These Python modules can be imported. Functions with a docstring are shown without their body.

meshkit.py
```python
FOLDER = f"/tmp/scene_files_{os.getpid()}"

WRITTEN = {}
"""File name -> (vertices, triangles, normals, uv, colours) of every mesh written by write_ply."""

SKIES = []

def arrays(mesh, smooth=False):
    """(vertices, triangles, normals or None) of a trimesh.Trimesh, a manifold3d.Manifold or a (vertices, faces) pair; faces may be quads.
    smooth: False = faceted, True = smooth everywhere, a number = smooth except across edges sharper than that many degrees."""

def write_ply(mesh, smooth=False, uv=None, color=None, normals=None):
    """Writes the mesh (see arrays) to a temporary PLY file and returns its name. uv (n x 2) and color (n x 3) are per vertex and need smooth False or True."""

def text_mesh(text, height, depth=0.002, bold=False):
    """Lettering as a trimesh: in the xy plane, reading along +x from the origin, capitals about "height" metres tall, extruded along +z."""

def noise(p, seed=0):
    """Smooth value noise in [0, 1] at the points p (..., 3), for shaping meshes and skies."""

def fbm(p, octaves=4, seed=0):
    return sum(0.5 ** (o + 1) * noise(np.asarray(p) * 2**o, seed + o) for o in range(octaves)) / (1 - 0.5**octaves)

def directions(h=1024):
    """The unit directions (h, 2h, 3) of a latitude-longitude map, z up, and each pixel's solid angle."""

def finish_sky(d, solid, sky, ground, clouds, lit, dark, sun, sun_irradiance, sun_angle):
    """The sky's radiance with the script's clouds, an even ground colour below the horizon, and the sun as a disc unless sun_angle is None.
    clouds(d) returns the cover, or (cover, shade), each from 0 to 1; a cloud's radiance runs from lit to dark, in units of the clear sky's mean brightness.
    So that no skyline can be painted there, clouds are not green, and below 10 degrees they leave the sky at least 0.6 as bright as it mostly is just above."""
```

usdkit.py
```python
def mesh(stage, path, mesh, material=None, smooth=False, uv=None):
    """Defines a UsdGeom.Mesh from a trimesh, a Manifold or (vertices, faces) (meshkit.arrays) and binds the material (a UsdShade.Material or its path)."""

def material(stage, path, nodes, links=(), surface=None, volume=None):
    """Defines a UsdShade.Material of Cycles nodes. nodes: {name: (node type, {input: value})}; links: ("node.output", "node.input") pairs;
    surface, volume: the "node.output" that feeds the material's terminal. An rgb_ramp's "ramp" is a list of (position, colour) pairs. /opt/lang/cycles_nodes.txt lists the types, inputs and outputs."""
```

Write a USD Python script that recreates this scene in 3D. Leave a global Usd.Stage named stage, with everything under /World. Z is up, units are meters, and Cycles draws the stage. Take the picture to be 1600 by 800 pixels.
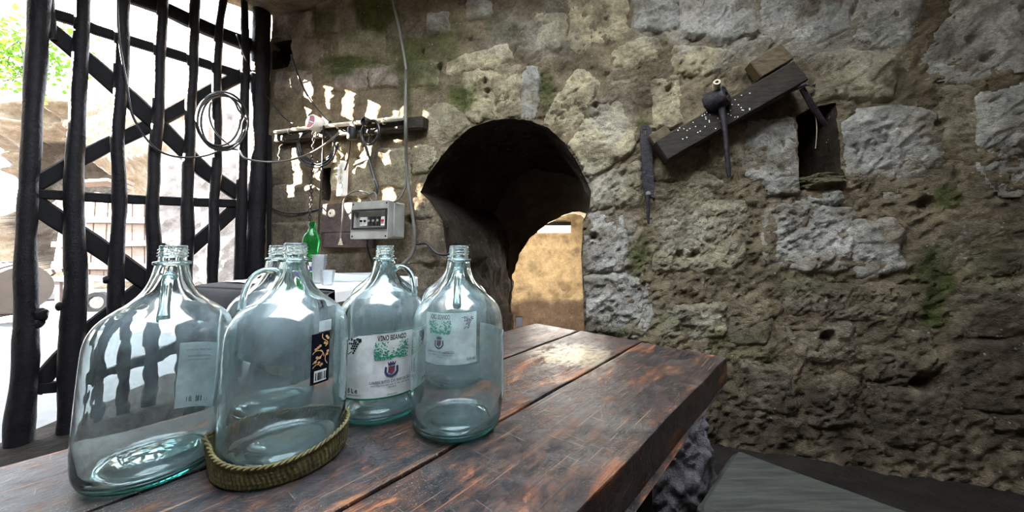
import math, numpy as np, trimesh, shapely, usdkit, meshkit
from shapely.geometry import Polygon, Point, box as sbox, LineString
from scipy.interpolate import PchipInterpolator, CubicSpline
from pxr import Usd, UsdGeom, UsdLux, UsdShade, Gf, Sdf, Vt

stage = Usd.Stage.CreateInMemory()
UsdGeom.SetStageUpAxis(stage, 'Z'); UsdGeom.SetStageMetersPerUnit(stage, 1.0)
UsdGeom.Xform.Define(stage, '/World'); UsdGeom.Scope.Define(stage, '/World/Looks')
rng = np.random.default_rng(7)
PI = math.pi

# ------------------------------------------------------------------ camera, sky, sun, exposure
F, CZ, PITCH, HOR = 550.0, 1.10, math.radians(5.5), 384.0      # focal length in px, eye height, pitch, horizon row
YP = HOR - F * math.tan(PITCH)                                   # row of the principal point
cam = UsdGeom.Camera.Define(stage, '/World/camera')
cam.AddTranslateOp().Set((0, 0, CZ)); cam.AddRotateXOp().Set(90 + math.degrees(PITCH))
cam.CreateHorizontalApertureAttr(36.0); cam.CreateVerticalApertureAttr(18.0)
cam.CreateFocalLengthAttr(36.0 * F / 1600)
cam.CreateVerticalApertureOffsetAttr((YP - 400) / 1600 * 36.0)
cam.CreateClippingRangeAttr((0.05, 400.0))
cam.CreateExposureAttr(2.75)
sky = UsdLux.DomeLight.Define(stage, '/World/sky'); sky.CreateIntensityAttr(1.0); sky.CreateColorAttr((0.80, 0.90, 1.0))
SUN = np.array([0.97, 0.13, -0.365]); SUN /= np.linalg.norm(SUN)  # the way the light travels
sun = UsdLux.DistantLight.Define(stage, '/World/sun'); sun.CreateIntensityAttr(7.0); sun.CreateNormalizeAttr(True); sun.CreateAngleAttr(0.45); sun.CreateColorAttr((1.0, 0.86, 0.68))
_z = -SUN; _x = np.cross([0, 0, 1], _z); _x /= np.linalg.norm(_x); _y = np.cross(_z, _x)
sun.AddTransformOp().Set(Gf.Matrix4d(*_x, 0, *_y, 0, *_z, 0, 0, 0, 0, 1))

# ------------------------------------------------------------------ pixels and places
def ray(px, py):
    px, py = np.asarray(px, float), np.asarray(py, float)
    x, y, z = (px - 800) / F, np.ones_like(px), (YP - py) / F
    c, s = math.cos(PITCH), math.sin(PITCH)
    return np.stack([x, y * c - z * s, y * s + z * c], -1)
EYE = np.array([0, 0, CZ])
def at_y(px, py, Y):
    d = ray(px, py); return EYE + d * (Y / d[..., 1])[..., None]
def at_z(px, py, Z):
    d = ray(px, py); return EYE + d * ((Z - CZ) / d[..., 2])[..., None]
def project(p):
    p = np.asarray(p, float) - EYE; c, s = math.cos(PITCH), math.sin(PITCH)
    y, z = p[..., 1] * c + p[..., 2] * s, -p[..., 1] * s + p[..., 2] * c
    y = np.where(np.abs(y) < 1e-3, 1e-3, y)
    return np.stack([800 + F * p[..., 0] / y, YP - F * z / y], -1)
# plan of the back wall: depth at picture columns
_pw = np.array([(300, 3.32), (410, 2.95), (520, 2.66), (650, 2.38), (780, 2.27), (920, 2.20), (1060, 2.10), (1200, 1.99), (1400, 1.82), (1600, 1.64), (1760, 1.52)])
_wx, _wy = (_pw[:, 0] - 800) / F * _pw[:, 1], _pw[:, 1]
_W = PchipInterpolator(_wx, _wy, extrapolate=True); _dW = _W.derivative()
def W(x): return _W(np.clip(x, _wx[0], _wx[-1])) + np.where(x > _wx[-1], (x - _wx[-1]) * -0.35, 0)
def wall_n(x):
    g = _dW(np.clip(x, _wx[0], _wx[-1])); n = np.stack([g, -np.ones_like(g), np.zeros_like(g)], -1)
    return n / np.linalg.norm(n, axis=-1, keepdims=True)
def at_wall(px, py, off=0.0):
    d = ray(px, py); lo, hi = np.full(d.shape[:-1], 0.3), np.full(d.shape[:-1], 8.0)
    for _ in range(40):
        t = (lo + hi) / 2; f = t * d[..., 1] - W(t * d[..., 0])
        lo, hi = np.where(f < 0, t, lo), np.where(f < 0, hi, t)
    p = EYE + d * t[..., None]
    return p + d * (-np.asarray(off) / np.maximum(0.4, -(d * wall_n(p[..., 0])).sum(-1)))[..., None]  # nearer along the ray: the place still reads at its pixel
GO, GD = np.array([-2.10, 2.95]), np.array([0.65, 0.76]); GD = GD / np.linalg.norm(GD); GN = np.array([GD[1], -GD[0]])  # gate plane; GN points into the room
def at_gate(px, py, off=0.0):
    d = ray(px, py); o = GO + GN * off
    t = (GN @ o) / (d[..., :2] @ GN)
    return EYE + d * t[..., None]
EX, EY = np.array([0.7603, -0.6496]), np.array([0.6496, 0.7603])     # the long table's own axes in plan
TOP = CZ - 0.327                                                     # its top

# ------------------------------------------------------------------ helpers for prims
_names = {}
def numbered(parent, name):
    k = (parent, name); _names[k] = _names.get(k, -1) + 1
    return name if _names[k] == 0 else f'{name}_{_names[k]:03d}'
def path_of(parent): return '/World' if parent is None else str(parent.GetPath())
def keys(p, label=None, category=None, group=None, kind=None):
    for k, v in (('label', label), ('category', category), ('group', group), ('kind', kind)):
        if v: p.SetCustomDataByKey(k, v)
    return p
def thing(name, label=None, category=None, loc=(0, 0, 0), rotz=0, group=None, kind=None, parent=None):
    x = UsdGeom.Xform.Define(stage, path_of(parent) + '/' + numbered(path_of(parent), name))
    if np.any(np.asarray(loc) != 0): x.AddTranslateOp().Set(tuple(float(v) for v in loc))
    if rotz: x.AddRotateZOp().Set(float(rotz))
    return keys(x.GetPrim(), label, category, group, kind)
def obj(name, mesh, mat, parent=None, smooth=35, label=None, category=None, group=None, kind=None, tint=None):
    path = path_of(parent) + '/' + numbered(path_of(parent), name)
    m = usdkit.mesh(stage, path, mesh, M[mat], smooth)
    if tint is not None:
        n_ = len(m.GetPointsAttr().Get()); tint = np.asarray(tint, float)
        if tint.shape != (n_, 3): tint = np.broadcast_to(tint.reshape(-1, 3)[:1], (n_, 3))
        UsdGeom.PrimvarsAPI(m).CreatePrimvar('tint', Sdf.ValueTypeNames.Color3fArray, 'vertex').Set(Vt.Vec3fArray.FromNumpy(np.asarray(tint, np.float32)))
    return keys(m.GetPrim(), label, category, group, kind)
cat = trimesh.util.concatenate
def xf(m, R=None, t=None):
    m = m.copy(); T = np.eye(4)
    if R is not None: T[:3, :3] = R
    if t is not None: T[:3, 3] = t
    m.apply_transform(T); return m
def frame(z, x=(1, 0, 0)):
    z = np.asarray(z, float) / np.linalg.norm(z); x = np.asarray(x, float); x = x - z * (x @ z); x /= np.linalg.norm(x)
    return np.stack([x, np.cross(z, x), z], 1)
def spline(pts, n=None, per=8):
    pts = np.asarray(pts, float); d = np.r_[0, np.cumsum(np.linalg.norm(np.diff(pts, axis=0), axis=1) + 1e-9)]
    n = n or per * (len(pts) - 1) + 1
    return (CubicSpline(d, pts) if len(pts) > 2 else (lambda t: pts[0] + (pts[1] - pts[0]) * (t / d[-1])[:, None]))(np.linspace(0, d[-1], n))
def tube(path, r, sides=8, caps=True, flat=1.0, rough=0, seed=0, profile=None, up=None, closed=False):
    """A swept tube; r is a number or one per point; profile: 2-D outline in units of r instead of a circle."""
    p = np.asarray(path, float); n = len(p)
    t = (np.roll(p, -1, 0) - np.roll(p, 1, 0)) if closed else np.gradient(p, axis=0)
    t /= np.linalg.norm(t, axis=1, keepdims=True) + 1e-12
    a = np.asarray(up if up is not None else ([0, 0, 1.0] if abs(t[0, 2]) < 0.9 else [1.0, 0, 0]), float)
    A = np.zeros_like(p)
    for i in range(n):
        a = a - t[i] * (a @ t[i]); a = a / (np.linalg.norm(a) + 1e-12); A[i] = a
    B = np.cross(t, A)
    if profile is None:
        ang = np.arange(sides) * 2 * PI / sides; profile = np.stack([np.cos(ang) * flat, np.sin(ang)], 1)
    profile = np.asarray(profile, float); sides = len(profile)
    r = np.broadcast_to(np.asarray(r, float), (n,))
    v = p[:, None] + r[:, None, None] * (profile[None, :, :1] * A[:, None] + profile[None, :, 1:] * B[:, None])
    if rough:
        k = 1 + rough * (meshkit.fbm(v * np.array([9, 9, 5]) + seed * 7.3, 3, seed) * 2 - 1)
        v = p[:, None] + (v - p[:, None]) * k[..., None]
    m = n if closed else n - 1
    i, j = np.meshgrid(np.arange(m), np.arange(sides), indexing='ij'); i2 = (i + 1) % n; j2 = (j + 1) % sides
    q = np.stack([i * sides + j, i * sides + j2, i2 * sides + j2, i2 * sides + j], -1).reshape(-1, 4)
    f = np.vstack([q[:, [0, 1, 2]], q[:, [0, 2, 3]]]); v = v.reshape(-1, 3)
    if caps and not closed:
        v = np.vstack([v, p[0], p[-1]]); j = np.arange(sides); j2 = (j + 1) % sides
        f = np.vstack([f, np.stack([np.full(sides, n * sides), j2, j], 1), np.stack([np.full(sides, n * sides + 1), (n - 1) * sides + j, (n - 1) * sides + j2], 1)])
    return trimesh.Trimesh(v, f, process=False)
def lathe(prof, seg=48):
    """Revolves an (r, z) line about z; r = 0 ends are closed."""
    prof = np.asarray(prof, float); a = np.arange(seg) * 2 * PI / seg
    v = np.stack([prof[:, :1] * np.cos(a), prof[:, :1] * np.sin(a), np.broadcast_to(prof[:, 1:], (len(prof), seg))], -1).reshape(-1, 3)
    i, j = np.meshgrid(np.arange(len(prof) - 1), np.arange(seg), indexing='ij'); j2 = (j + 1) % seg
    q = np.stack([i * seg + j, i * seg + j2, (i + 1) * seg + j2, (i + 1) * seg + j], -1).reshape(-1, 4)
    m = trimesh.Trimesh(v, np.vstack([q[:, [0, 1, 2]], q[:, [0, 2, 3]]]), process=False)
    m.merge_vertices(); m.update_faces(m.nondegenerate_faces()); return m
def rbox(sx, sy, sz, bev=0.004, n=1):
    """A box centred on the origin with chamfered edges."""
    b = min(bev, sx * .45, sy * .45, sz * .45); pts = []
    for a in (-1, 1):
        for c in (-1, 1):
            for d in (-1, 1):
                x, y, z = a * sx / 2, c * sy / 2, d * sz / 2
                pts += [(x - a * b, y - c * b, z), (x - a * b, y, z - d * b), (x, y - c * b, z - d * b)]
    return trimesh.convex.convex_hull(np.array(pts))
def rough(m, amp, freq, seed=0, edge=None):
    if edge: 
        v, f = trimesh.remesh.subdivide_to_size(m.vertices, m.faces, edge, max_iter=12); m = trimesh.Trimesh(v, f, process=True)
    v = np.array(m.vertices); n = np.array(m.vertex_normals)
    k = meshkit.fbm(v * freq + seed * 3.7 + 50, 4, seed) * 2 - 1
    return trimesh.Trimesh(v + n * (k * amp)[:, None], m.faces, process=False)
def grid_faces(nu, nv, keep=None):
    i, j = np.meshgrid(np.arange(nu - 1), np.arange(nv - 1), indexing='ij')
    q = np.stack([i * nv + j, (i + 1) * nv + j, (i + 1) * nv + j + 1, i * nv + j + 1], -1).reshape(-1, 4)
    if keep is not None: q = q[keep[q].all(1)]
    return np.vstack([q[:, [0, 1, 2]], q[:, [0, 2, 3]]])
def compact(v, f, *more):
    used = np.unique(f); idx = np.full(len(v), -1); idx[used] = np.arange(len(used))
    return (v[used], idx[f]) + tuple(a[used] for a in more)
def rock(size, seed, sub=4, amp=0.22, freq=2.0):
    m = trimesh.creation.icosphere(subdivisions=sub); v = np.array(m.vertices)
    k = 1 + amp * (meshkit.fbm(v * freq + seed * 5.1 + 40, 5, seed) * 2 - 1) + 0.35 * amp * (meshkit.fbm(v * freq * 5 + seed, 3, seed + 9) * 2 - 1)
    v = np.sign(v) * np.abs(v) ** 0.8
    return trimesh.Trimesh(v * k[:, None] * np.asarray(size), m.faces, process=False)

# ------------------------------------------------------------------ materials
M = {}
def mat(name, nodes, links=(), surface='p.BSDF', volume=None):
    M[name] = usdkit.material(stage, '/World/Looks/' + name, nodes, links, surface, volume); return M[name]
def plain(name, color, rough_=0.5, metallic=0.0, var=0.25, scale=14.0, bump=0.15, bscale=60.0, spec=0.5, dist=0.004, **kw):
    """A colour with mottling and fine relief."""
    c = np.asarray(color, float)
    return mat(name, {'g': ('texture_coordinate', {}), 'n': ('noise_texture', {'scale': scale, 'detail': 5.0, 'roughness': 0.65}),
        'r': ('rgb_ramp', {'ramp': [(0.3, tuple(c * (1 - var))), (0.7, tuple(np.minimum(1, c * (1 + var))))]}),
        'b': ('noise_texture', {'scale': bscale, 'detail': 4.0, 'roughness': 0.6}), 'bu': ('bump', {'strength': bump, 'distance': dist}),
        'p': ('principled_bsdf', {'roughness': rough_, 'metallic': metallic, 'specular_ior_level': spec, **kw})},
        [('g.object', 'n.vector'), ('g.object', 'b.vector'), ('n.fac', 'r.fac'), ('r.color', 'p.base_color'), ('b.fac', 'bu.height'), ('bu.normal', 'p.normal')])
def stone_mat(name, fallback=None, grain=1.0, bump=1.0):
    """Tuff: the colour of each piece comes with its mesh (tint); grain, pits and pale flecks from noise in space."""
    nodes = {'g': ('geometry', {}), 't': ('attribute', {'attribute': 'tint'}),
        'n1': ('noise_texture', {'scale': 7.0, 'detail': 8.0, 'roughness': 0.7}), 'r1': ('rgb_ramp', {'ramp': [(0.28, (0.30, 0.28, 0.26)), (0.5, (0.92, 0.90, 0.86)), (0.72, (1.6, 1.57, 1.52))]}),
        'n2': ('noise_texture', {'scale': 55.0, 'detail': 6.0, 'roughness': 0.75}), 'r2': ('rgb_ramp', {'ramp': [(0.3, (0.5, 0.48, 0.46)), (0.5, (1, 1, 1)), (0.68, (1.35, 1.34, 1.32))]}),
        'x1': ('mix', {'mix_type': 'multiply', 'fac': 0.85 * grain}), 'x2': ('mix', {'mix_type': 'multiply', 'fac': 0.8 * grain}),
        'v': ('voronoi_texture', {'scale': 34.0, 'randomness': 1.0}), 'rv': ('rgb_ramp', {'ramp': [(0.0, (1, 1, 1)), (0.16, (1, 1, 1)), (0.2, (0, 0, 0))]}),
        'n4': ('noise_texture', {'scale': 11.0, 'detail': 2.0}), 'rf': ('rgb_ramp', {'ramp': [(0.56, (0, 0, 0)), (0.62, (1, 1, 1))]}), 'ff': ('math', {'math_type': 'multiply'}), 'ff2': ('math', {'math_type': 'multiply', 'value2': 0.45}),
        'x3': ('mix', {'mix_type': 'mix', 'color2': (0.55, 0.53, 0.49)}),
        'n3': ('noise_texture', {'scale': 24.0, 'detail': 9.0, 'roughness': 0.72}), 'n5': ('noise_texture', {'scale': 140.0, 'detail': 5.0, 'roughness': 0.7}),
        'a': ('math', {'math_type': 'multiply_add', 'value2': 0.55}), 'bu': ('bump', {'strength': min(1.0, 0.9 * bump), 'distance': 0.036}),
        'p': ('principled_bsdf', {'roughness': 0.92, 'specular_ior_level': 0.25})}
    links = [('g.position', k + '.vector') for k in ('n1', 'n2', 'v', 'n3', 'n4', 'n5')] + [('n1.fac', 'r1.fac'), ('n2.fac', 'r2.fac'), ('t.color', 'x1.color1'), ('r1.color', 'x1.color2'),
        ('x1.color', 'x2.color1'), ('r2.color', 'x2.color2'), ('v.distance', 'rv.fac'), ('n4.fac', 'rf.fac'), ('rv.color', 'ff.value1'), ('rf.color', 'ff.value2'), ('ff.value', 'ff2.value1'), ('ff2.value', 'x3.fac'), ('x2.color', 'x3.color1'), ('x3.color', 'p.base_color'),
        ('n5.fac', 'a.value1'), ('n3.fac', 'a.value3'), ('a.value', 'bu.height'), ('bu.normal', 'p.normal')]
    return mat(name, nodes, links)
stone_mat('tuff'); stone_mat('ochre_rock', bump=0.6, grain=0.7)
plain('floor_earth', (0.016, 0.013, 0.011), 0.95, spec=0.1, var=0.4, scale=5, bump=0.8, bscale=18, dist=0.03)
plain('courtyard_stone', (0.075, 0.075, 0.080), 0.8, var=0.25, scale=2, bump=0.4, bscale=9, dist=0.02)
plain('pole_bark', (0.008, 0.007, 0.009), 0.6, spec=0.22, var=0.5, scale=18, bump=0.7, bscale=45, dist=0.008)
plain('sawn_dark', (0.007, 0.006, 0.007), 0.7, spec=0.18, var=0.4, scale=18, bump=0.4, bscale=50)
plain('iron', (0.022, 0.017, 0.022), 0.6, 0.35, var=0.6, scale=40, bump=0.9, bscale=70, dist=0.006)
plain('steel', (0.35, 0.33, 0.30), 0.4, 0.9, var=0.3, scale=40)
plain('cable_black', (0.012, 0.012, 0.014), 0.42, bump=0.0)
plain('cable_grey', (0.11, 0.10, 0.085), 0.5, bump=0.0)
plain('pvc_grey', (0.27, 0.26, 0.235), 0.45, var=0.22, scale=9, bump=0.05)
plain('pvc_pale', (0.62, 0.56, 0.44), 0.5, var=0.2, scale=25, bump=0.0)
plain('white_plastic', (0.72, 0.70, 0.66), 0.4, var=0.1, bump=0.0)
plain('red_plastic', (0.35, 0.02, 0.03), 0.4, var=0.15, bump=0.0)
plain('blue_plastic', (0.10, 0.08, 0.30), 0.4, var=0.1, bump=0.0)
plain('black_plastic', (0.012, 0.012, 0.014), 0.35, bump=0.0)
plain('string', (0.42, 0.36, 0.26), 0.9, bump=0.3)
plain('paper', (0.80, 0.79, 0.77), 0.8, var=0.08, scale=6, bump=0.15, bscale=8, dist=0.01)
plain('felt_dark', (0.018, 0.017, 0.020), 0.95, var=0.3, scale=30, bump=0.3, bscale=200, sheen_weight=0.15)
plain('barrel_wood', (0.028, 0.017, 0.010), 0.7, var=0.3, scale=6, bump=0.3, bscale=20)
plain('pale_plank', (0.12, 0.078, 0.055), 0.8, var=0.22, scale=9, bump=0.3, bscale=40)
plain('red_frame', (0.035, 0.013, 0.011), 0.7, var=0.3, bump=0.2)
plain('rubber', (0.015, 0.015, 0.016), 0.7, bump=0.1)
plain('slab_grey', (0.085, 0.088, 0.075), 0.8, var=0.3, scale=7, bump=0.35, bscale=30, dist=0.008)
def wood(name, c0, c1, axis_scale, rough_=0.6, bump=0.3):
    mat(name, {'g': ('texture_coordinate', {}), 'm': ('mapping', {'scale': axis_scale}), 'n': ('noise_texture', {'scale': 1.0, 'detail': 8.0, 'roughness': 0.65, 'distortion': 0.4}),
        'r': ('rgb_ramp', {'ramp': [(0.3, c0), (0.7, c1)]}), 'bu': ('bump', {'strength': bump, 'distance': 0.006}), 'p': ('principled_bsdf', {'roughness': rough_, 'specular_ior_level': 0.3})},
        [('g.object', 'm.vector'), ('m.vector', 'n.vector'), ('n.fac', 'r.fac'), ('r.color', 'p.base_color'), ('n.fac', 'bu.height'), ('bu.normal', 'p.normal')])
wood('old_beam', (0.010, 0.008, 0.006), (0.042, 0.032, 0.022), (6, 60, 60), 0.8, 0.5)
wood('old_block', (0.05, 0.035, 0.02), (0.15, 0.11, 0.065), (10, 70, 70), 0.8, 0.5)
wood('board_plum', (0.035, 0.024, 0.022), (0.10, 0.072, 0.066), (8, 40, 30), 0.7, 0.3)
wood('grey_timber', (0.018, 0.019, 0.016), (0.062, 0.064, 0.053), (4, 40, 40), 0.85, 0.4)
# table top: stained almost black, worn through to orange-brown along the grain, scratched, dusted
_T = {'g': ('texture_coordinate', {}), 'p': ('principled_bsdf', {'specular_ior_level': 0.36})}; _L = [('g.object', 'sd.vector1')]
def _layer(k, scale, rot, loc, ramp, detail=8.0, rough_=0.68, dist_=0.4):
    _T['m' + k] = ('mapping', {'scale': scale, 'rotation': (0, 0, rot), 'location': loc}); _T['n' + k] = ('noise_texture', {'scale': 1.0, 'detail': detail, 'roughness': rough_, 'distortion': dist_}); _T['r' + k] = ('rgb_ramp', {'ramp': ramp})
    _L.extend([('g.object', 'm' + k + '.vector'), ('m' + k + '.vector', 'n' + k + '.vector'), ('n' + k + '.fac', 'r' + k + '.fac')])
g1 = lambda v: (v, v, v)
_layer('g', (70, 3.5, 40), 0, (0, 0, 0), [(0.32, (0.018, 0.006, 0.003)), (0.47, (0.105, 0.034, 0.012)), (0.58, (0.25, 0.092, 0.034)), (0.72, (0.40, 0.19, 0.09))])
_layer('b', (7.5, 3.4, 8), 0.12, (3.1, 1.7, 0), [(0.50, g1(0.99)), (0.56, g1(0.90)), (0.595, g1(0.25)), (0.68, g1(0.0))], 14.0, 0.70, 0.9)   # dark stain cover
_layer('c', (34, 20, 20), 0.4, (1, 5, 0), [(0.45, g1(0.0)), (0.68, g1(0.40))], 8.0, 0.75)                                         # worn specks in the stain
_layer('s', (190, 4, 60), 0.55, (0, 0, 0), [(0.67, g1(0)), (0.70, g1(0.5))], 2.0, 0.5); _layer('u', (7, 210, 60), 0.3, (0, 0, 0), [(0.68, g1(0)), (0.71, g1(0.45))], 2.0, 0.5); _layer('w', (150, 5, 60), -0.7, (4, 0, 0), [(0.69, g1(0)), (0.72, g1(0.45))], 2.0, 0.5)
_layer('d', (520, 520, 200), 0, (0, 0, 0), [(0.63, g1(0)), (0.70, g1(1))], 2.0, 0.5, 0); _layer('e', (5, 5, 5), 0, (7, 2, 0), [(0.42, g1(0.0)), (0.60, g1(0.85))], 6.0, 0.6)
_layer('f', (5, 9, 5), 0.2, (2, 8, 0), [(0.50, g1(0.0)), (0.72, g1(0.35))], 8.0, 0.7)                                             # grey bloom
_T.update({'dd': ('math', {'math_type': 'multiply'}), 'cb': ('math', {'math_type': 'subtract', 'use_clamp': True}), 'sd': ('vector_math', {'math_type': 'distance', 'vector2': (-0.575, 0.96, 0.0)}), 'wn': ('math', {'math_type': 'multiply_add', 'value2': 0.34}), 'rs3': ('rgb_ramp', {'ramp': [(0.20, g1(0.75)), (0.30, g1(0))]}),
    'x1': ('mix', {'color2': (0.0085, 0.0090, 0.012)}), 'x2': ('mix', {'color2': (0.24, 0.12, 0.06)}), 'x3': ('mix', {'color2': (0.21, 0.15, 0.10)}), 'x4': ('mix', {'color2': (0.26, 0.15, 0.09)}), 'x5': ('mix', {'color2': (0.10, 0.105, 0.115)}), 'x6': ('mix', {'color2': (0.34, 0.31, 0.21)}), 'x7': ('mix', {'color2': (0.40, 0.32, 0.20)}),
    'rr': ('rgb_ramp', {'ramp': [(0.35, g1(0.28)), (0.55, g1(0.46)), (0.70, g1(0.70))]}), 'bh': ('math', {'math_type': 'multiply_add', 'value2': 0.6}), 'bu': ('bump', {'strength': 0.65, 'distance': 0.004})})
_L += [('rb.color', 'cb.value1'), ('rc.color', 'cb.value2'), ('cb.value', 'x1.fac'), ('rg.color', 'x1.color1'), ('rs.color', 'x2.fac'), ('x1.color', 'x2.color1'), ('ru.color', 'x3.fac'), ('x2.color', 'x3.color1'), ('rw.color', 'x4.fac'), ('x3.color', 'x4.color1'), ('rf.color', 'x5.fac'), ('x4.color', 'x5.color1'),
    ('rd.color', 'dd.value1'), ('re.color', 'dd.value2'), ('dd.value', 'x6.fac'), ('x5.color', 'x6.color1'), ('nc.fac', 'wn.value1'), ('sd.value', 'wn.value3'), ('wn.value', 'rs3.fac'), ('rs3.color', 'x7.fac'), ('x6.color', 'x7.color1'), ('x7.color', 'p.base_color'),
    ('nc.fac', 'rr.fac'), ('rr.color', 'p.roughness'), ('ng.fac', 'bh.value1'), ('nc.fac', 'bh.value3'), ('bh.value', 'bu.height'), ('bu.normal', 'p.normal')]
mat('table_wood', _T, _L)
# bottle glass: clear, blue-green where it is thick, with a bloom of dust and dried wine
mat('bottle_glass', {'g': ('texture_coordinate', {}), 'n': ('noise_texture', {'scale': 16.0, 'detail': 6.0, 'roughness': 0.7}), 'r': ('rgb_ramp', {'ramp': [(0.40, (0.006, 0.006, 0.006)), (0.78, (0.17, 0.17, 0.17))]}),
    'd': ('diffuse_bsdf', {'color': (0.74, 0.88, 0.95)}), 'b': ('noise_texture', {'scale': 18.0, 'detail': 2.0}), 'bu': ('bump', {'strength': 0.10, 'distance': 0.01}),
    'gl': ('glass_bsdf', {'color': (0.985, 1.0, 1.0), 'roughness': 0.0, 'IOR': 1.5}), 'm': ('mix_closure', {}), 'a': ('absorption_volume', {'color': (0.03, 0.60, 0.56), 'density': 25.0})},
    [('g.object', 'n.vector'), ('g.object', 'b.vector'), ('b.fac', 'bu.height'), ('bu.normal', 'gl.normal'), ('n.fac', 'r.fac'), ('r.color', 'm.fac'), ('gl.BSDF', 'm.closure1'), ('d.BSDF', 'm.closure2')], surface='m.closure', volume='a.volume')
mat('green_glass', {'p': ('principled_bsdf', {'base_color': (0.03, 0.28, 0.06), 'roughness': 0.08, 'transmission_weight': 0.75, 'ior': 1.3})})
mat('clear_plastic', {'d': ('diffuse_bsdf', {'color': (0.80, 0.83, 0.86)}), 't': ('transparent_bsdf', {'color': (0.93, 0.95, 0.96)}), 'gl': ('glossy_bsdf', {'color': (1, 1, 1), 'roughness': 0.15}), 'f': ('fresnel', {'IOR': 1.45}), 'm1': ('mix_closure', {'fac': 0.30}), 'm2': ('mix_closure', {})},
    [('t.BSDF', 'm1.closure1'), ('d.BSDF', 'm1.closure2'), ('f.fac', 'm2.fac'), ('m1.closure', 'm2.closure1'), ('gl.BSDF', 'm2.closure2')], surface='m2.closure')
def label_mat(name, color, thin=0.35):
    mat(name, {'g': ('texture_coordinate', {}), 'n': ('noise_texture', {'scale': 28.0, 'detail': 5.0, 'roughness': 0.7}), 'r': ('rgb_ramp', {'ramp': [(0.3, tuple(np.array(color) * 0.72)), (0.6, color)]}),
        'd': ('diffuse_bsdf', {}), 't': ('translucent_bsdf', {}), 'm': ('mix_closure', {'fac': thin})},
        [('g.object', 'n.vector'), ('n.fac', 'r.fac'), ('r.color', 'd.color'), ('r.color', 't.color'), ('d.BSDF', 'm.closure1'), ('t.BSDF', 'm.closure2')], surface='m.closure')
label_mat('label_paper', (0.94, 0.96, 0.95), 0.2); label_mat('label_pale', (0.90, 0.96, 0.98), 0.62); label_mat('label_black', (0.012, 0.013, 0.022), 0.05)
plain('ink_black', (0.015, 0.015, 0.018), 0.7, bump=0.0); plain('ink_green', (0.0, 0.16, 0.095), 0.7, var=0.2, bump=0.0); plain('ink_leaf', (0.01, 0.27, 0.16), 0.7, var=0.3, bump=0.0)
plain('ink_blue', (0.03, 0.04, 0.12), 0.7, bump=0.0); plain('ink_red', (0.25, 0.03, 0.035), 0.7, bump=0.0); plain('ink_gold', (0.60, 0.36, 0.16), 0.5, bump=0.0)
plain('straw', (0.105, 0.088, 0.030), 0.7, var=0.5, scale=70, bump=0.3, bscale=160)
mat('tube_light', {'e': ('emission', {'color': (1.0, 0.93, 0.82), 'strength': 24.0})}, surface='e.emission')
mat('leaf', {'o': ('object_info', {}), 'r': ('rgb_ramp', {'ramp': [(0.0, (0.05, 0.11, 0.012)), (0.6, (0.11, 0.14, 0.025)), (1.0, (0.18, 0.03, 0.02))]}), 'd': ('diffuse_bsdf', {}), 't': ('translucent_bsdf', {}), 'm': ('mix_closure', {'fac': 0.4}), 'g': ('geometry', {})},
    [('g.random_per_island', 'r.fac'), ('r.color', 'd.color'), ('r.color', 't.color'), ('d.BSDF', 'm.closure1'), ('t.BSDF', 'm.closure2')], surface='m.closure')

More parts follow.
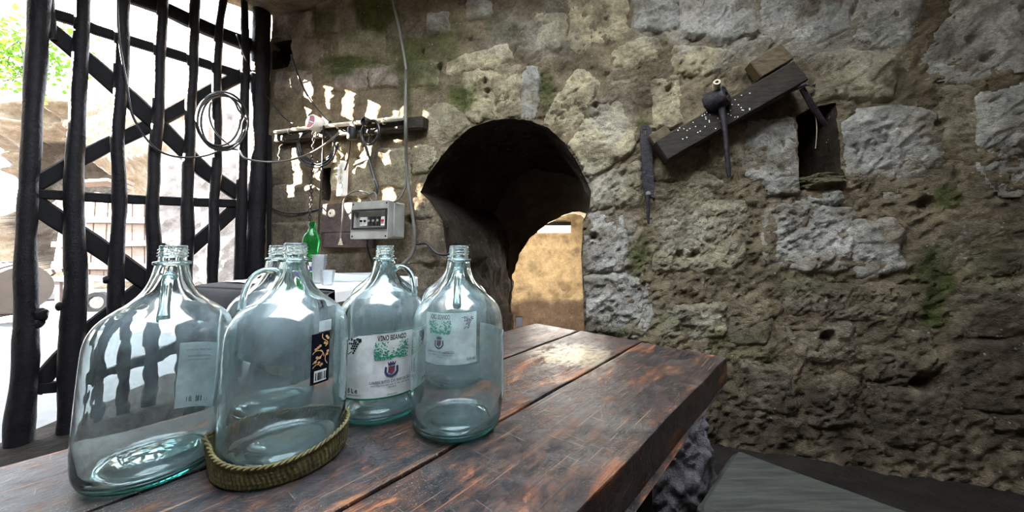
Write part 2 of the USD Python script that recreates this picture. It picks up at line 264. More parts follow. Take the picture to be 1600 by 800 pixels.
# ------------------------------------------------------------------ the back wall: rubble core, stones, arch, holes
def low(X, Z): return 0.075 * (meshkit.fbm(np.stack([X * 1.1 + 9, Z * 1.1, X * 0 + 0.5], -1), 2, 3) - 0.5) + 0.03 * (meshkit.fbm(np.stack([X * 3.7, Z * 3.7, X * 0 + 2.5], -1), 2, 5) - 0.5)
def fine(X, Z, s=0): return meshkit.fbm(np.stack([X * 13 + s, Z * 13, X * 0 + s * 1.7], -1), 5, 11 + s % 50)
def gritty(X, Z, s=0): return meshkit.fbm(np.stack([X * 46 + s, Z * 46, X * 0 + s * 2.3], -1), 3, 31 + s % 50)
def calm(X): return 0.42 + 0.58 * np.clip((X + 0.55) / 0.5, 0, 1)      # the plastered part left of the arch is smoother
def core_h(X, Z): return low(X, Z) + calm(X) * (0.046 * (fine(X, Z) - 0.5) + 0.040 * (gritty(X, Z) - 0.5))
def wall_pt(X, Z, h): return np.stack([X, W(X), Z], -1) + wall_n(X) * np.asarray(h)[..., None]
def px_poly(pts, per=6, curve=False):
    p = np.asarray(pts, float)
    q = np.concatenate([np.linspace(p[i], p[(i + 1) % len(p)], per, endpoint=False) for i in range(len(p))])
    w = at_wall(q[:, 0], q[:, 1]); return Polygon(w[:, [0, 2]]).buffer(0)
ARCH = px_poly([(692, 690), (695, 560), (697, 470), (698, 400), (690, 345), (670, 314), (656, 300), (668, 275), (690, 245), (712, 219), (738, 199), (765, 188), (800, 184), (830, 188), (858, 201), (882, 222), (900, 250), (915, 280), (924, 300), (921, 325), (911, 345), (908, 400), (911, 460), (914, 540), (914, 690)])
HOLES = [(ARCH, None), (px_poly([(1243, 182), (1272, 166), (1306, 160), (1309, 190), (1314, 240), (1322, 282), (1290, 290), (1252, 297), (1247, 240)]), 0.40),
         (px_poly([(504, 264), (518, 262), (519, 300), (516, 314), (505, 312)]), 0.25), (px_poly([(421, 66), (440, 62), (458, 61), (455, 84), (447, 104), (424, 108)]), 0.30)]
PITS = [(684, 104, .022), (757, 127, .017), (762, 143, .016), (657, 78, .014), (930, 165, .016), (948, 30, .012), (1043, 140, .018), (1520, 63, .022), (1543, 91, .02), (1450, 318, .03), (928, 370, .022), (1062, 398, .02), (1084, 398, .02), (1472, 192, .018), (1290, 525, .03), (1440, 600, .035), (640, 345, .03), (735, 60, .015)]
PW = np.array([[*at_wall(np.array(a), np.array(b))[[0, 2]], r] for a, b, r in PITS])
def pits(X, Z):
    h = np.zeros_like(X)
    for a, b, r in PW: h -= 2.6 * r * np.exp(-(((X - a) ** 2 + (Z - b) ** 2) / r ** 2) ** 2)
    return h
def blob(px, py, items, sharp=1.6, seed=0):
    m = np.zeros_like(px); w = (meshkit.fbm(np.stack([px / 26, py / 26, px * 0 + seed], -1), 4, 70 + seed) - 0.5) * 1.5
    for x, y, rx, ry, s in items:
        m = np.maximum(m, s * np.clip((1 - np.hypot((px - x) / rx, (py - y) / ry) + w) * sharp, 0, 1))
    return m
MOSS = [(590, 25, 50, 45, .9), (545, 98, 75, 13, .9), (650, 110, 42, 70, .75), (525, 112, 26, 14, 1), (722, 150, 30, 26, .9), (700, 70, 45, 40, .6), (852, 140, 14, 30, .8), (1004, 190, 14, 22, .9), (1000, 405, 20, 34, .8), (1065, 505, 50, 22, .55), (1458, 450, 46, 75, .95), (1480, 312, 30, 24, .8), (636, 140, 18, 46, .8), (505, 35, 20, 30, .7), (1125, 525, 50, 24, .5), (1250, 440, 90, 24, .4), (1560, 420, 60, 60, .4), (1180, 545, 60, 40, .3), (1110, 430, 30, 14, .35), (545, 50, 20, 20, .4), (780, 40, 40, 30, .35), (960, 520, 50, 12, .5)]
DARK = [(1300, 480, 90, 40, .55), (1360, 660, 330, 130, .92), (1560, 600, 150, 190, .88), (1150, 650, 150, 90, .8), (1420, 520, 160, 60, .6), (1590, 330, 60, 200, .5), (960, 600, 90, 50, .6), (1000, 150, 55, 30, .5), (900, 95, 60, 26, .5), (600, 370, 180, 70, .45), (650, 60, 60, 70, .45), (450, 330, 60, 120, .45), (1240, 350, 40, 30, .35), (1470, 70, 50, 60, .45), (1420, 150, 70, 30, .4), (680, 400, 60, 120, .5), (1180, 430, 60, 50, .35), (1030, 100, 60, 30, .3)]  # brown soiling; the lower-right blobs also paint in the shade there
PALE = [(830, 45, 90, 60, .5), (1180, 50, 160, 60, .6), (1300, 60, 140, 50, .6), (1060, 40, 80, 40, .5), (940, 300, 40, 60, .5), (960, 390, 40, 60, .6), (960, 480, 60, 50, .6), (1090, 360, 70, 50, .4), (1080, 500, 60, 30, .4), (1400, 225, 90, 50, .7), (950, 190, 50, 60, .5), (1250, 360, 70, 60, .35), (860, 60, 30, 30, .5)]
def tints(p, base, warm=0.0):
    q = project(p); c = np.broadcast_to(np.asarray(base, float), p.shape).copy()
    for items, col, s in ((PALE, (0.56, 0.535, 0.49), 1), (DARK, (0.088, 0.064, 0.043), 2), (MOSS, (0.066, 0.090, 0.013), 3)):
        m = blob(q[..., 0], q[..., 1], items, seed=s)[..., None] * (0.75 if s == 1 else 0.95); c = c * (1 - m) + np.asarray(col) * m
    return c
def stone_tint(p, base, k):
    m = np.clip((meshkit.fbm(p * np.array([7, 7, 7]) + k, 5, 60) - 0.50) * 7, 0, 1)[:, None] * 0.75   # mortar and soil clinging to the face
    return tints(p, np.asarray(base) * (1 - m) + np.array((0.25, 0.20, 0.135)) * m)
wall = thing('wall_back', 'rough tuff rubble wall with arched opening and square niche', kind='structure')
STEP = 0.0125
gx, gz = np.arange(_wx[1] - 0.10, 3.35, STEP), np.arange(-0.05, 3.32, STEP)
X, Z = [a.ravel() for a in np.meshgrid(gx, gz, indexing='ij')]
pts = shapely.points(X, Z); keep = np.ones(len(X), bool)
for poly, _ in HOLES:
    b = poly.boundary; near = np.nonzero(shapely.distance(pts, b) < 0.55 * STEP)[0]
    s = shapely.line_locate_point(b, pts[near]); np_ = shapely.line_interpolate_point(b, s)
    X[near], Z[near] = shapely.get_x(np_), shapely.get_y(np_)
    inside = shapely.contains(poly, pts); inside[near] = False; keep &= ~inside
def face_filter(f, X, Z):
    cx, cz = X[f].mean(1), Z[f].mean(1); c = shapely.points(cx, cz); ok = np.ones(len(f), bool)
    for poly, _ in HOLES: ok &= ~shapely.contains(poly, c)
    return f[ok]
f = face_filter(grid_faces(len(gx), len(gz), keep), X, Z)
v = wall_pt(X, Z, core_h(X, Z) + pits(X, Z))
v, f = compact(v, f)[:2]
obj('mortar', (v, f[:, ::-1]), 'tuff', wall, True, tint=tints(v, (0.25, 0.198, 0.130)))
# stones, by the picture's columns and rows
R_ = lambda a, b, c, d: [(a, b), (c, b), (c, d), (a, d)]
STONES = [
 (R_(404, 4, 452, 56), 'a'), (R_(417, 18, 489, 58), 'a'), (R_(494, -10, 569, 46), 'a'), ([(457, 62), (470, 58), (516, 62), (517, 100), (480, 103), (459, 98)], 'a'), (R_(531, 48, 598, 88), 'b'), (R_(523, 106, 570, 140), 'a'), (R_(574, 101, 617, 135), 'a'),
 (R_(603, -10, 640, 58), 'd'), (R_(646, 94, 686, 134), 'b'), ([(697, 98), (740, 82), (795, 66), (802, 92), (770, 108), (730, 120), (700, 120)], 'w'), ([(727, 108), (748, 104), (768, 108), (770, 184), (742, 194), (728, 182)], 'w'), ([(772, 102), (812, 100), (813, 180), (772, 183)], 'w'),
 ([(668, 172), (700, 160), (722, 176), (736, 196), (712, 214), (690, 226), (670, 204)], 'b'), (R_(667, 20, 699, 50), 'g'), (R_(729, -5, 768, 32), 'g'), (R_(838, 24, 881, 74), 'w'), ([(890, 0), (980, -8), (980, 50), (962, 62), (925, 70), (905, 84), (890, 66)], 'w'),
 ([(984, -8), (1058, -8), (1055, 40), (1030, 52), (990, 40)], 'g'), ([(958, 82), (985, 66), (1028, 58), (1034, 84), (1010, 104), (962, 106)], 'w'), ([(816, 104), (842, 102), (840, 160), (834, 184), (818, 184)], 'g'), ([(850, 190), (902, 110), (936, 132), (930, 150), (886, 216), (872, 206)], 'w'),
 ([(888, 224), (936, 166), (960, 160), (992, 200), (988, 236), (960, 258), (916, 276)], 'w'), ([(1020, 126), (1060, 120), (1064, 196), (1022, 200)], 'w'), ([(928, 282), (960, 262), (1000, 250), (1004, 318), (940, 326), (926, 318)], 'b'), ([(908, 340), (940, 330), (972, 338), (980, 380), (974, 424), (912, 426)], 'g'),
 ([(1013, 316), (1050, 312), (1160, 313), (1166, 345), (1166, 405), (1130, 422), (1024, 424), (1012, 380)], 'b'), ([(909, 432), (960, 428), (1014, 440), (1015, 490), (1004, 520), (912, 520)], 'g'), (R_(1046, 473, 1132, 524), 'b'), ([(1138, 470), (1190, 478), (1204, 500), (1196, 540), (1140, 530)], 'd'),
 (R_(1018, 286, 1110, 309), 'b'), ([(1196, 330), (1230, 318), (1300, 322), (1336, 330), (1332, 380), (1326, 426), (1250, 424), (1194, 400)], 'g'), ([(1334, 346), (1400, 336), (1412, 360), (1408, 420), (1338, 434)], 'g'), ([(1452, 376), (1500, 346), (1640, 350), (1650, 416), (1540, 424), (1470, 420)], 'd'),
 ([(1319, 190), (1340, 172), (1400, 166), (1462, 176), (1470, 250), (1462, 276), (1380, 272), (1340, 286), (1326, 280)], 'g'), ([(1530, 150), (1640, 130), (1650, 296), (1560, 300), (1532, 262)], 'g'), ([(1446, 104), (1470, 50), (1500, -10), (1650, -10), (1650, 96), (1570, 112), (1500, 126), (1456, 124)], 'g'),
 ([(1166, 190), (1240, 184), (1246, 240), (1246, 286), (1200, 286), (1168, 270)], 'g'), ([(1066, -10), (1180, -10), (1178, 56), (1120, 66), (1066, 52)], 'g'), ([(1190, -10), (1330, -10), (1330, 46), (1270, 72), (1216, 66), (1192, 50)], 'g'), ([(1338, -10), (1436, -10), (1420, 60), (1370, 74), (1336, 56)], 'g'), ([(1050, 74), (1120, 76), (1160, 84), (1116, 118), (1050, 112)], 'w'),
 ([(1262, 92), (1330, 78), (1400, 88), (1392, 150), (1330, 156), (1280, 150)], 'b'), ([(1200, 282), (1240, 278), (1256, 298), (1206, 308)], 'g'), ([(1262, 300), (1312, 298), (1316, 314), (1264, 318)], 'g'), ([(1380, 298), (1412, 296), (1412, 312), (1384, 312)], 'g'),
 ([(1228, 440), (1330, 446), (1420, 452), (1412, 500), (1300, 496), (1230, 486)], 'd'), ([(1228, 504), (1330, 506), (1336, 560), (1250, 566)], 'd'), ([(1350, 520), (1450, 516), (1462, 580), (1360, 590)], 'd'), ([(1480, 450), (1600, 440), (1610, 520), (1500, 520)], 'd'), ([(1150, 560), (1230, 576), (1240, 640), (1150, 630)], 'd'), ([(1260, 586), (1340, 596), (1340, 660), (1266, 664)], 'd'),
 ([(1480, 540), (1600, 540), (1610, 640), (1500, 630)], 'd'), ([(1360, 610), (1470, 606), (1480, 690), (1370, 690)], 'd'), (R_(432, 112, 486, 150), 'a'), (R_(430, 225, 482, 262), 'd'), (R_(524, 200, 566, 236), 'b'), (R_(430, 290, 494, 340), 'd'), (R_(590, 232, 640, 290), 'b'), (R_(648, 228, 680, 270), 'b'), (R_(428, 350, 500, 420), 'd'), (R_(520, 240, 530, 300), 'b'), (R_(545, 250, 584, 306), 'b'),
 (R_(580, 400, 640, 450), 'd'), (R_(645, 350, 686, 410), 'd'), (R_(640, 420, 690, 500), 'd'), (R_(500, 396, 570, 440), 'd'), ([(640, 306), (662, 316), (682, 336), (652, 340)], 'd'),
 (R_(930, 540, 1010, 600), 'd'), (R_(1030, 545, 1110, 610), 'd'), ([(1108, 206), (1160, 196), (1160, 246), (1110, 262)], 'b'), ([(1086, 266), (1130, 284), (1122, 300), (1070, 296)], 'b'), ([(1476, 140), (1524, 138), (1524, 240), (1484, 250)], 'b'), ([(1030, 220), (1020, 280), (1072, 280), (1100, 236)], 'b')]
TONE = {'a': (0.40, 0.33, 0.27), 'b': (0.39, 0.34, 0.235), 'w': (0.56, 0.485, 0.325), 'g': (0.46, 0.438, 0.40), 'd': (0.27, 0.225, 0.17)}
blocked = shapely.union_all([p.buffer(0.006) for p, _ in HOLES])
for k, (pts_, tone) in enumerate(STONES):
    g = px_poly(pts_).difference(blocked)
    if g.is_empty: continue
    g = max(getattr(g, 'geoms', [g]), key=lambda a: a.area); g = g.buffer(-0.022).buffer(0.022).buffer(0.006)
    if g.is_empty: continue
    x0, z0, x1, z1 = g.bounds; st = 0.0095
    ax, az = np.arange(x0 - .03, x1 + .03, st), np.arange(z0 - .03, z1 + .03, st)
    x, z = [a.ravel() for a in np.meshgrid(ax, az, indexing='ij')]; P = shapely.points(x, z)
    d = shapely.distance(P, g.exterior) * np.where(shapely.contains(g, P), 1, -1)
    d = d + 0.060 * (meshkit.fbm(np.stack([x * 11, z * 11, x * 0 + k], -1), 5, k) - 0.5)
    keep = (d > -0.014) & ~shapely.contains(blocked, P)
    f = grid_faces(len(ax), len(az), keep)
    if len(f) < 20: continue
    r = np.random.default_rng(k); lift = r.uniform(0.008, 0.022) * (0.55 if tone == 'd' else 1.0); tx, tz = r.normal(0, 0.05, 2)
    pr = np.where(d > 0, 1 - np.exp(-np.maximum(d, 0) / 0.011), d / 0.016)
    h = low(x, z) + 0.004 + lift * np.minimum(pr, 1) + np.minimum(np.maximum(pr, 0), 1) * (tx * (x - x.mean()) + tz * (z - z.mean()) + calm(x) * (0.044 * (fine(x, z, k) - 0.5) + 0.042 * (gritty(x, z, k) - 0.5))) + pits(x, z)
    v = wall_pt(x, z, h); v, f = compact(v, f)[:2]
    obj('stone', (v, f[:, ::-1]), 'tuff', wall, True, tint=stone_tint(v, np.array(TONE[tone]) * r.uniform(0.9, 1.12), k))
# linings of the holes and the barrel tunnel behind the arch
def lining(poly, D, depth, nd, amp, seed, mat_='tuff', tint=(0.16, 0.125, 0.085), cap=True, name='hole_lining', front=0.0):
    b = shapely.segmentize(poly.exterior, 0.03); c = np.array(b.coords)[:-1]
    if not poly.exterior.is_ccw: c = c[::-1]
    n = len(c); ctr = c.mean(0); t = np.linspace(0, 1, nd)
    base = wall_pt(c[:, 0], c[:, 1], core_h(c[:, 0], c[:, 1]) + front)
    v = base[None] + np.asarray(D)[None, None] * (t * depth)[:, None, None]
    out = np.stack([c[:, 0] - ctr[0], np.zeros(n), c[:, 1] - ctr[1]], 1); out /= np.linalg.norm(out, axis=1, keepdims=True)
    k = (meshkit.fbm(v * 4.5 + seed, 5, seed) - 0.35) * amp * np.minimum(1, t * 12)[:, None]
    v = v + out[None] * k[..., None]
    i, j = np.meshgrid(np.arange(nd - 1), np.arange(n), indexing='ij'); j2 = (j + 1) % n
    q = np.stack([i * n + j, i * n + j2, (i + 1) * n + j2, (i + 1) * n + j], -1).reshape(-1, 4)
    f = np.vstack([q[:, [0, 1, 2]], q[:, [0, 2, 3]]]); V = v.reshape(-1, 3)
    if cap:
        V = np.vstack([V, v[-1].mean(0)]); j = np.arange(n)
        f = np.vstack([f, np.stack([(nd - 1) * n + j, (nd - 1) * n + (j + 1) % n, np.full(n, len(V) - 1)], 1)])
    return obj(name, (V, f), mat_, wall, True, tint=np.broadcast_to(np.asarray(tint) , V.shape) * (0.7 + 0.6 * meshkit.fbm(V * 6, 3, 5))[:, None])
TD = np.array([(940 - 800) / F, 1.0, 0]); TL = 1.72
lining(ARCH, TD, TL, 90, 0.17, 3, cap=False, name='tunnel_lining', tint=(0.040, 0.030, 0.022))  # near-black tint: the unlit look of the tunnel is painted in
for poly, dep in HOLES[1:]: lining(poly, np.array([0.12, 1, 0]), dep * 2.2, 24, 0.03, 8, tint=(0.06, 0.046, 0.032))  # shade of the recesses put into the tint, and into the extra depth
# the wall where the tunnel ends, with its own arched opening into a lit store
YE = 3.98
def at_end(px, py): return at_y(np.array(px, float), np.array(py, float), YE)
o = np.array([(800, 640), (799, 470), (801, 430), (812, 397), (828, 372), (850, 354), (872, 340), (893, 331), (915, 332), (935, 350), (946, 400), (950, 640)], float)
ow = at_end(o[:, 0], o[:, 1])[:, [0, 2]]; op = Polygon(ow)
op = Polygon([(a + 0.02 * (meshkit.noise(np.array([a * 17, b * 17, 1.])) - .5), b + 0.02 * (meshkit.noise(np.array([a * 17, b * 17, 7.])) - .5)) for a, b in shapely.segmentize(op.exterior, 0.03).coords[:-1]]).buffer(0)
endp = sbox(-1.6, -0.6, 2.6, 2.9).difference(op)
m = trimesh.creation.extrude_polygon(endp, 0.28, engine='earcut'); m = xf(m, np.array([[1, 0, 0], [0, 0, 1], [0, 1, 0]], float), (0, YE, 0)); m.invert()
obj('tunnel_end', m, 'ochre_rock', wall, False, tint=np.full((len(m.vertices), 3), (0.20, 0.155, 0.10)))
store = thing('wall_store', 'ochre rock walls of the lamp-lit store beyond the arch', kind='structure')
def slab(p0, eu, ev, nu, nv, amp, freq, seed):
    u, w = [a.ravel() for a in np.meshgrid(np.linspace(0, 1, nu), np.linspace(0, 1, nv), indexing='ij')]
    p = np.asarray(p0, float) + u[:, None] * np.asarray(eu, float) + w[:, None] * np.asarray(ev, float)
    n = np.cross(eu, ev); n = n / np.linalg.norm(n)
    return p + n * ((meshkit.fbm(p * freq + seed, 5, seed) - 0.5) * amp)[:, None], grid_faces(nu, nv)
YB = 5.35
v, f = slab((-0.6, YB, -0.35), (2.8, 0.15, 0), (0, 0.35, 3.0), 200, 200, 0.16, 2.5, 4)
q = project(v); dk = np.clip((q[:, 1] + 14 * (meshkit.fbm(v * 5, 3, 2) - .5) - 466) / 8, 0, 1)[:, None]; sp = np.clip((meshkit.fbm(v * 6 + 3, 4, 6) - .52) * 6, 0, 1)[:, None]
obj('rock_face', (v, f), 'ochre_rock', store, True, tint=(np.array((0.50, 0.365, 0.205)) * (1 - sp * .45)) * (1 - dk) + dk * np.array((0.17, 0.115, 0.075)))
for nm, a in (('rock_face', ((-0.62, YE + .2, -.35), (0, 1.6, 0), (0, 0, 3.0))), ('rock_face', ((2.2, YE + .2, -.35), (0, 1.7, 0), (0, 0, 3.0))), ('rock_face', ((-.7, YE + .2, 2.35), (3, 0, 0), (0, 1.9, 0))), ('rock_face', ((-.7, YE - .05, -.33), (3, 0, 0), (0, 1.6, 0)))):
    v, f = slab(*a, 40, 40, 0.08, 2, 9); obj(nm, (v, f), 'ochre_rock', store, True, tint=np.full((len(v), 3), (0.36, 0.25, 0.13)))
hb = at_y(np.array(811.), np.array(502.), YB - .12)
obj('vent_hole', xf(rbox(0.10, 0.06, 0.13), t=hb), 'black_plastic', store)
YL = 4.46
l0, l1 = at_y(np.array(838.), np.array(353.), YL), at_y(np.array(893.), np.array(353.), YL); LL = np.linalg.norm(l1 - l0)
lamp = thing('strip_lamp', 'lit strip lamp hanging in the store seen through the arch', 'lamp', loc=(l0 + l1) / 2)
cap_ = sbox(-LL / 2 + .05, -.035, LL / 2 - .05, .035).buffer(.03)
obj('diffuser', xf(trimesh.creation.extrude_polygon(cap_, .085, engine='earcut'), t=(0, 0, -.085)), 'tube_light', lamp, 40, label='glowing diffuser')
obj('housing', xf(trimesh.creation.extrude_polygon(cap_.buffer(.008), .05, engine='earcut')), 'black_plastic', lamp, 40)
obj('mount', xf(rbox(.26, .05, .05, .01), t=(.03, 0, .05)), 'pvc_grey', lamp, 40); obj('hanger', tube(np.array([(.03, 0, .07), (.03, 0, .95)]), .008, 6), 'steel', lamp, 40)
# mass of rock behind the wall, so that no daylight leaks into the tunnel
rm = thing('wall_mass', 'solid rock behind the rubble wall', kind='structure')
wl = _wx[1] - 0.05
for b in (((wl, -0.62), 2.95, 3.9), ):
    pass
mass = sbox(-3.0, 0, 0, 0)
xs = np.linspace(wl, 3.3, 40); outline = [(x, float(W(x)) + 0.55) for x in xs] + [(3.3, 6.3), (wl - 0.35, 6.3), (wl - 0.2, 4.2)]
mass = Polygon(outline).difference(Polygon([(-0.9, 2.0), (1.35, 2.0), (2.5, 6.0), (-1.2, 6.0)]))
for g in getattr(mass, 'geoms', [mass]):
    obj('rock_mass', trimesh.creation.extrude_polygon(g, 3.4, engine='earcut'), 'floor_earth', rm, False)
v, f = slab((wl + 0.02, float(W(wl)) - 0.03, -0.05), (-0.25, 1.5, 0), (0, 0, 3.5), 60, 140, 0.10, 3, 3)
obj('wall_end_face', (v, f), 'tuff', rm, True, tint=np.full((len(v), 3), (0.33, 0.27, 0.2)))
v, f = slab((-1.0, 2.62, 3.0), (2.8, 0, 0), (0, 3.7, 0), 10, 10, 0.0, 1, 1); obj('rock_mass', (v, f), 'floor_earth', rm, False)

# ------------------------------------------------------------------ floor, ceiling and the far sides of the cellar
v, f = slab((-2.9, -4.0, 0), (6.6, 0, 0), (0, 7.2, 0), 220, 240, 0.06, 2.2, 6); obj('floor', (v, f), 'floor_earth', None, True, kind='structure', label='dark beaten earth floor of the cellar')
cv = np.array([(-2.2, 2.9), (-2.5, 2.70), (-3.5, 2.68), (-3.6, 1.3), (-4.5, 0.25), (-4.5, -3.7), (-0.9, -3.7), (3.6, -3.6), (3.6, 3.2)])  # unseen outer edge carried past the gate to cut off the high sun
WELL = [(-1.9, -0.6), (1.15, -0.6), (1.15, 1.33), (-1.9, 1.55)]        # light well in the roof, ahead and left of the viewer
ceil = trimesh.creation.extrude_polygon(Polygon(cv, [WELL]), 0.3, engine='earcut'); ceil = rough(xf(ceil, t=(0, 0, 3.12)), 0.06, 1.6, 4, edge=0.16)
obj('ceiling', ceil, 'tuff', None, True, kind='structure', label='rough rock ceiling of the cellar with a square light well', tint=np.full((len(ceil.vertices), 3), (0.30, 0.25, 0.19)))
wr_ = trimesh.creation.extrude_polygon(Polygon(WELL).buffer(.25, join_style=2).difference(Polygon(WELL)), .35, engine='earcut'); wr_ = cat([xf(wr_, t=(0, 0, 3.38)), xf(rbox(.3, 3.4, 1.7), t=(-2.06, .5, 4.2))])  # unseen curb, added and raised on one side to keep the sun out
obj('light_well', wr_, 'tuff', None, False, kind='structure', label='added curb round the light well that keeps the sun out', tint=np.full((len(wr_.vertices), 3), (0.5, 0.47, 0.42)))
v, f = slab((3.3, -3.6, -.05), (0, 5.2, 0), (0, 0, 3.4), 90, 70, 0.2, 1.6, 12); obj('wall_right', (v, f), 'tuff', None, True, kind='structure', label='rock side wall of the cellar', tint=np.full((len(v), 3), (0.26, 0.21, 0.16)))
WL = [(-3.12, 1.76), (-4.45, 0.22), (-4.45, -3.6)]
v1, f1 = slab((*WL[0], -.05), (WL[1][0] - WL[0][0], WL[1][1] - WL[0][1], 0), (0, 0, 3.4), 60, 90, 0.16, 1.8, 15); v2, f2 = slab((*WL[1], -.05), (0, WL[2][1] - WL[1][1], 0), (0, 0, 3.4), 70, 90, 0.16, 1.8, 15)
wl_ = thing('wall_left', 'rock wall beside the gate', kind='structure')
obj('rock_face', (v1, f1), 'tuff', wl_, True, tint=np.full((len(v1), 3), (0.28, 0.23, 0.17))); obj('rock_face', (v2, f2), 'tuff', wl_, True, tint=np.full((len(v2), 3), (0.28, 0.23, 0.17)))
v, f = slab((3.4, -3.5, -.05), (-7.9, 0, 0), (0, 0, 3.4), 90, 70, 0.2, 1.6, 13); obj('wall_front', (v, f), 'tuff', None, True, kind='structure', label='rock wall behind the viewer', tint=np.full((len(v), 3), (0.26, 0.21, 0.16)))

# ------------------------------------------------------------------ the gate of dark poles
gate = thing('pole_gate', 'tall black gate of crooked poles with diagonal braces', 'gate', loc=(*GO, 0))
GL = np.array([*GO, 0])
def gate_depth(px): return at_gate(np.array(float(px)), np.array(384.0))[1]
def gpole(pts, off, name='pole', seed=0, knots=()):
    pts = np.asarray(pts, float); P = at_gate(pts[:, 0], pts[:, 1], off)
    cosv = F / np.hypot(pts[:, 0] - 800, F)
    r = pts[:, 2] / 2 * P[:, 1] / F * cosv                            # px width -> radius
    if P[0, 2] > P[-1, 2]: P, r = P[::-1], r[::-1]
    d = np.r_[0, np.cumsum(np.linalg.norm(np.diff(P, axis=0), axis=1))]; t = np.linspace(0, d[-1], 56)
    c = CubicSpline(d, P)(t) if len(P) > 2 else np.stack([np.interp(t, d, P[:, k]) for k in range(3)], 1)
    rr = np.interp(t, d, r) * (1 + 0.10 * (meshkit.fbm(np.stack([t * 5, t * 0 + seed, t * 0], -1), 3, seed) * 2 - 1))
    c[:, 0] += 0.012 * (meshkit.noise(np.stack([t * 4, t * 0 + seed, t * 0], -1)) - .5)
    ms = [tube(c, rr, 14, rough=0.16, seed=seed, up=[1, 0, 0])]
    for kx, ky, kr in knots:
        p = at_gate(np.array(float(kx)), np.array(float(ky)), off); s = kr * p[1] / F
        ms.append(xf(rock((s, s, s * 1.2), seed + kx, 2, 0.3), t=p))
    return obj(name, xf(cat(ms), t=-GL), 'pole_bark', gate, 40)
POLES = [([(62, -60, 44), (58, 100, 40), (50, 200, 37), (44, 300, 36), (41, 400, 38), (43, 485, 42), (33, 640, 48), (28, 720, 52), (26, 790, 50)], [(60, 492, 9), (55, 505, 8)]),
 ([(130, -60, 28), (127, 60, 29), (123, 140, 31), (119, 230, 33), (116, 300, 34), (116, 380, 36), (118, 440, 42), (116, 500, 43), (111, 620, 44), (108, 780, 44)], [(97, 478, 6), (108, 285, 5)]),
 ([(192, -60, 25), (192, 0, 26), (191, 75, 27), (185, 170, 25), (182, 225, 24), (186, 280, 24), (187, 340, 25), (184, 400, 27), (182, 470, 28), (176, 620, 30), (172, 740, 30)], [(168, 437, 5)]),
 ([(256, -60, 20), (254, 20, 20), (250, 80, 20), (246, 190, 21), (240, 280, 22), (238, 350, 23), (243, 400, 24), (236, 480, 26), (232, 640, 26), (230, 700, 26)], [(251, 386, 6)]),
 ([(306, -60, 17), (305, 20, 17), (302, 75, 20), (297, 190, 19), (294, 300, 21), (292, 380, 23), (290, 460, 23), (288, 650, 23)], []),
 ([(349, -60, 14), (347, 20, 14), (341, 65, 16), (340, 220, 17), (336, 300, 18), (334, 390, 19), (333, 440, 20), (331, 630, 20)], []),
 ([(380, -60, 13), (383, 20, 13), (383, 80, 16), (380, 200, 17), (377, 300, 19), (375, 390, 20), (374, 460, 20), (372, 620, 20)], [])]
for k, (p, kn) in enumerate(POLES): gpole(p, 0.03, seed=k + 1, knots=kn)
gpole([(74, -60, 20), (80, 10, 18), (84, 62, 16)], 0.0, 'pole_stub', 21)
def gbar(pts, w, off, name, seed):
    pts = np.asarray(pts, float); P = at_gate(pts[:, 0], pts[:, 1], off)
    d = np.r_[0, np.cumsum(np.linalg.norm(np.diff(P, axis=0), axis=1))]; t = np.linspace(0, d[-1], 30)
    c = np.stack([np.interp(t, d, P[:, k]) for k in range(3)], 1); c[:, 2] += 0.01 * (meshkit.noise(np.stack([t * 3, t * 0 + seed, t * 0], -1)) - .5)
    q = project(c); wm = np.interp(np.linspace(0, 1, 30), np.linspace(0, 1, len(w)), w) / 2 * c[:, 1] / F
    b = 0.8; prof = [(-1, -b * .5), (-b, -.6), (b, -.6), (1, -b * .5), (1, b * .5), (b, .6), (-b, .6), (-1, b * .5)]
    m = tube(c, wm, profile=prof, up=np.cross(c[-1] - c[0], np.array([*GN, 0.0])), rough=0.10, seed=seed)
    return obj(name, xf(m, t=-GL), 'sawn_dark', gate, 40)
gbar([(150, -24), (190, -9), (250, 12), (320, 43), (396, 73)], (20, 22, 22), -0.03, 'rail', 31)
gbar([(62, 18), (115, 32), (150, 47), (240, 75), (330, 103), (395, 124)], (17, 15, 12), -0.03, 'rail', 32)
gbar([(50, 304), (150, 308), (275, 314), (395, 319)], (15, 14, 12), -0.02, 'rail', 33)
gbar([(40, 607), (100, 603), (240, 560), (395, 500)], (16, 15, 14), -0.03, 'rail', 34)
gbar([(66, 38), (100, 66), (160, 118), (220, 172), (280, 228), (320, 268), (374, 304)], (24, 26, 22, 20), -0.035, 'brace', 35)
gbar([(52, 290), (165, 228), (225, 200), (285, 168), (330, 142), (384, 116)], (22, 20, 20, 17), -0.04, 'brace', 36)
gbar([(52, 316), (100, 350), (165, 394), (240, 446)], (26, 25, 24), -0.035, 'brace', 37)
gbar([(50, 612), (95, 558), (150, 506), (210, 458), (300, 386), (374, 320)], (22, 22, 20, 18), -0.04, 'brace', 38)
post = thing('gate_post', 'thick black log gatepost standing against the end of the stone wall', 'gatepost', loc=(*GO, 0))
pp = np.array([(410, -40, 25), (408, 58, 27), (405, 200, 29), (402, 350, 28), (399, 450, 28), (396, 590, 28)], float)
P = at_gate(pp[:, 0], pp[:, 1], 0.0); P = spline(P[::-1], 60); P[:, 1] -= 0.0
obj('log', xf(tube(P, np.linspace(0.075, 0.066, 60), 16, rough=0.14, seed=51, up=[1, 0, 0]), t=-GL), 'pole_bark', post, 40)
b0, b1 = at_wall(np.array(421.), np.array(212.), 0.03), at_wall(np.array(420.), np.array(440.), 0.03)
obj('batten', xf(tube(np.linspace(b1, b0, 12), 0.018, 6, rough=.1, seed=3), t=-GL), 'sawn_dark', post, 40)

